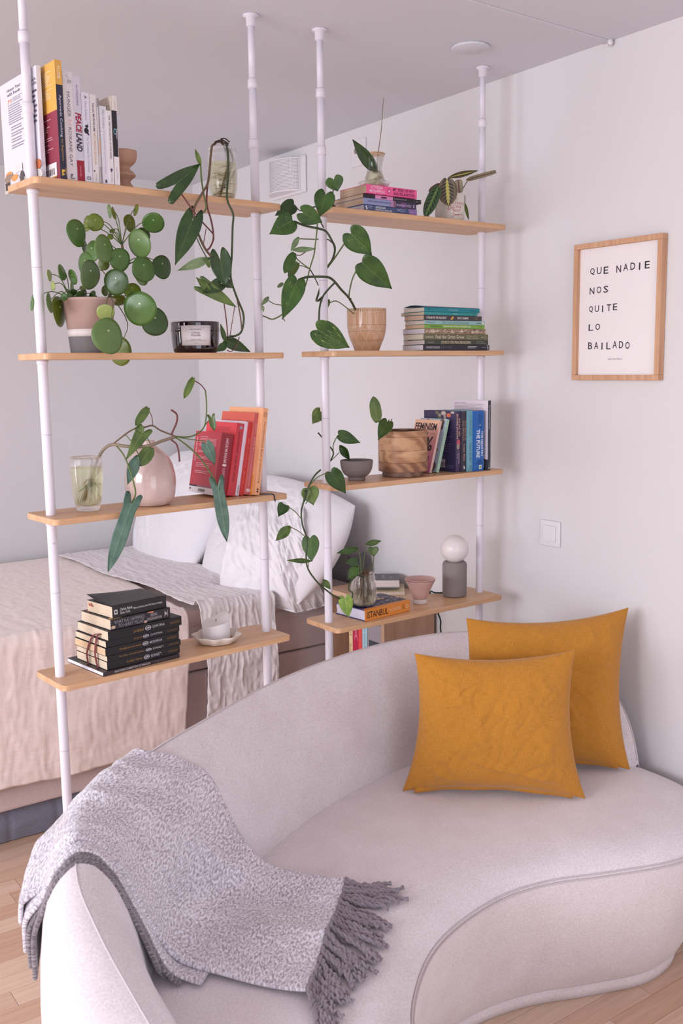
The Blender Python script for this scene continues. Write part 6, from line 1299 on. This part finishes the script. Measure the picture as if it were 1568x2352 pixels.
for pts, r_ in (([cA(85, 755, -.02), cA(150, 680, -.024), cA(238, 640, -.022)], .0014), ([cA(268, 505, .12), cA(268, 440, .11), cA(300, 375, .10)], .0014), ([cA(245, 565, .124), cA(290, 520, .12), cA(308, 500, .12)], .0012), ([cA(200, 400, .118), cA(188, 300, .115), cA(172, 205, .112), cA(170, 175, .112)], .0013), ([cA(68, 870, -.02), cA(108, 800, -.018), cA(95, 752, -.018)], .0012),
             ([cB(252, 200, -.026), cB(210, 150, -.024), cB(145, 105, -.022)], .0012), ([cB(280, 310, -.024), cB(230, 270, -.024), cB(178, 243, -.024)], .0012), ([cB(290, 500, -.024), cB(295, 440, -.024), cB(300, 320, -.026)], .0010), ([cB(480, 688, -.012), cB(510, 682, -.016)], .0012), ([cB(620, 540, .07), cB(615, 440, .07), cB(598, 382, .07)], .0015), ([cB(625, 540, .07), cB(640, 430, .075), cB(650, 360, .08)], .0013), ([cB(650, 545, .07), cB(690, 490, .08), cB(697, 425, .085)], .0014), ([cB(612, 530, .068), cB(600, 470, .06)], .0014), ([cB(350, 590, -.022), cB(385, 610, -.02)], .0009)):
    stem(vi, pts, r_, STEM_G, 'petiole')
for f, bx, by, tx, ty, w_, m, q, kw in (('A', 172, 208, 120, 290, 100, L_OLIVE, .11, dict(lobe=.25)), ('A', 305, 372, 472, 428, 98, L_POTHOS_V2, .10, dict(lobe=.06, roll=.3)), ('A', 312, 445, 386, 555, 62, L_POTHOS, .12, dict(shape='lance', fold=.4, bend=.15)), ('A', 250, 640, 360, 800, 126, L_POTHOS_D, -.024, dict(lobe=.12)), ('A', 92, 758, 124, 880, 128, L_OLIVE, -.014, dict(lobe=.10)),
        ('B', 145, 106, 105, 180, 72, L_POTHOS_D, -.022, dict(lobe=.0, fold=.5)), ('B', 176, 243, 93, 327, 62, L_STRAP2, -.024, dict(shape='lance', fold=.4)), ('B', 302, 315, 314, 460, 108, L_POTHOS, -.028, dict(lobe=.15)), ('B', 306, 456, 170, 452, 30, L_STRAP2, -.024, dict(shape='lance', fold=.5, bend=.12)), ('B', 382, 568, 428, 630, 40, L_STRAP2, -.02, dict(shape='lance', fold=.6)), ('B', 520, 690, 542, 806, 92, L_LIME, -.02, dict(lobe=.26)),
        ('B', 597, 378, 478, 404, 48, L_POTHOS, .07, dict(shape='lance', fold=.3, bend=.1)), ('B', 645, 352, 748, 330, 42, L_STRAP2, .08, dict(shape='lance', fold=.3)), ('B', 693, 372, 697, 428, 74, L_STRAP2, .085, dict(lobe=.1, fold=.3)), ('B', 598, 462, 520, 462, 62, L_POTHOS_D, .058, dict(lobe=.1)), ('B', 595, 490, 543, 568, 66, L_POTHOS, .056, dict(shape='lance', fold=.3))):
    c = cA if f == 'A' else cB; leaf(vi, c(bx, by, q), c(tx, ty, q - .008), w_ * (kA if f == 'A' else kB), m, seed=bx, **kw)
r = random.Random(21)
for i in range(34):
    a0 = r.random() * 6.28; R0 = 4 + 10 * r.random(); R1 = 12 + 12 * r.random(); tw_ = (r.random() - .5) * 2.4; low = 6 + 26 * r.random()
    pts = [cv + V((cos(a0 + tw_ * f) * (R0 + (R1 - R0) * f) * kv, sin(a0 + tw_ * f) * (R0 + (R1 - R0) * f) * kv, (78 - (78 - low) * f + 6 * sin(7 * f + i)) * kv)) for f in [j / 5 for j in range(6)]]
    stem(vi, pts, .0008 + .0006 * r.random(), ROOT_B, 'root', 5)

# ---- philodendron cutting in the glass on the third shelf
c = crop(140, 840, 2.904, 'A'); k_ = mp(c(600, 600, .02)) / 2.904
ph = thing('philodendron_cutting', 'philodendron cutting arching from the left glass across the blush vase to the red books', 'plant', cg2)
for pts, r_, m in (([(150, 900, .09), (180, 800, .088), (225, 680, .085), (262, 590, .08), (300, 545, .06), (345, 525, .04), (420, 535, .01), (510, 542, .0), (600, 530, -.01), (680, 500, -.01), (760, 475, -.01)], .0040, STEM_P), ([(345, 525, .04), (400, 480, .02), (480, 425, .01), (560, 410, .0), (612, 400, .0), (660, 430, -.005), (735, 460, -.01), (765, 472, -.01)], .0020, STEM_B),
                   ([(765, 472, -.01), (850, 475, -.01), (915, 450, -.01), (955, 405, -.01), (968, 340, -.01), (970, 250, -.005), (963, 165, .0)], .0018, STEM_G), ([(963, 165, .0), (930, 125, .0), (880, 95, .0)], .0014, STEM_R), ([(612, 400, .0), (605, 340, .0), (578, 284, .0)], .0010, STEM_B), ([(735, 460, -.01), (770, 380, -.012), (772, 325, -.012), (735, 295, -.012)], .0024, STEM_R), ([(735, 495, -.01), (770, 525, -.014), (785, 580, -.016), (790, 640, -.016)], .0022, STEM_R),
                   ([(765, 478, -.01), (850, 540, -.014), (930, 620, -.018), (1000, 720, -.02), (1042, 800, -.022)], .0020, STEM_G), ([(360, 525, .035), (420, 600, -.0), (470, 730, -.02), (497, 850, -.024), (470, 915, -.026)], .0020, STEM_G), ([(955, 405, -.01), (985, 365, -.01), (1000, 345, -.01)], .0012, STEM_B), ([(790, 480, -.01), (870, 492, -.012), (965, 505, -.014)], .0012, STEM_G), ([(430, 460, .015), (480, 520, .0), (515, 590, -.005)], .0012, STEM_G), ([(540, 420, .0), (580, 490, -.004), (608, 545, -.008)], .0011, STEM_G), ([(470, 430, .01), (510, 405, .0)], .0011, STEM_G)):
    stem(ph, [c(*p) for p in pts], r_, m)
for bx, by, tx, ty, w_, m, q, kw in ((880, 84, 822, 213, 46, L_OLIVE, .0, dict(shape='oval', fold=.7)), (578, 282, 500, 395, 58, L_STRAP2, .0, dict(shape='oval', fold=.4)), (540, 450, 437, 622, 112, L_STRAP2, .0, dict(shape='arrow', lobe=.30)), (522, 400, 545, 440, 44, L_STRAP2, .002, dict(shape='oval')), (510, 596, 446, 788, 78, L_STRAP, -.01, dict(shape='lance', fold=.2)), (602, 548, 520, 664, 90, L_STRAP2, -.012, dict(shape='oval', fold=.2)),
        (1003, 345, 1022, 432, 56, L_STRAP2, -.012, dict(shape='strap', lobe=.3, fold=.3)), (968, 520, 1028, 662, 84, L_STRAP, -.02, dict(shape='heart', lobe=.14)), (466, 925, 314, 1376, 118, L_STRAP, -.030, dict(shape='strap', lobe=.20, bend=.04)), (1046, 810, 1106, 1178, 108, L_STRAP, -.030, dict(shape='strap', lobe=.24, bend=.03))):
    leaf(ph, c(bx, by, q), c(tx, ty, q - .010), w_ * k_, m, seed=bx, **kw)
r = random.Random(17)
for i in range(18):
    p0 = c(190 + r.random() * 30, 740 + r.random() * 60, .086); e = c(120 + r.random() * 140, 800 + r.random() * 110, .070 + r.random() * .03)
    stem(ph, [p0, (p0 + e) / 2 + V(((r.random() - .4) * .016, 0, .008)), e], .0008, ROOT if i % 3 else STEM_G, 'root', 5)
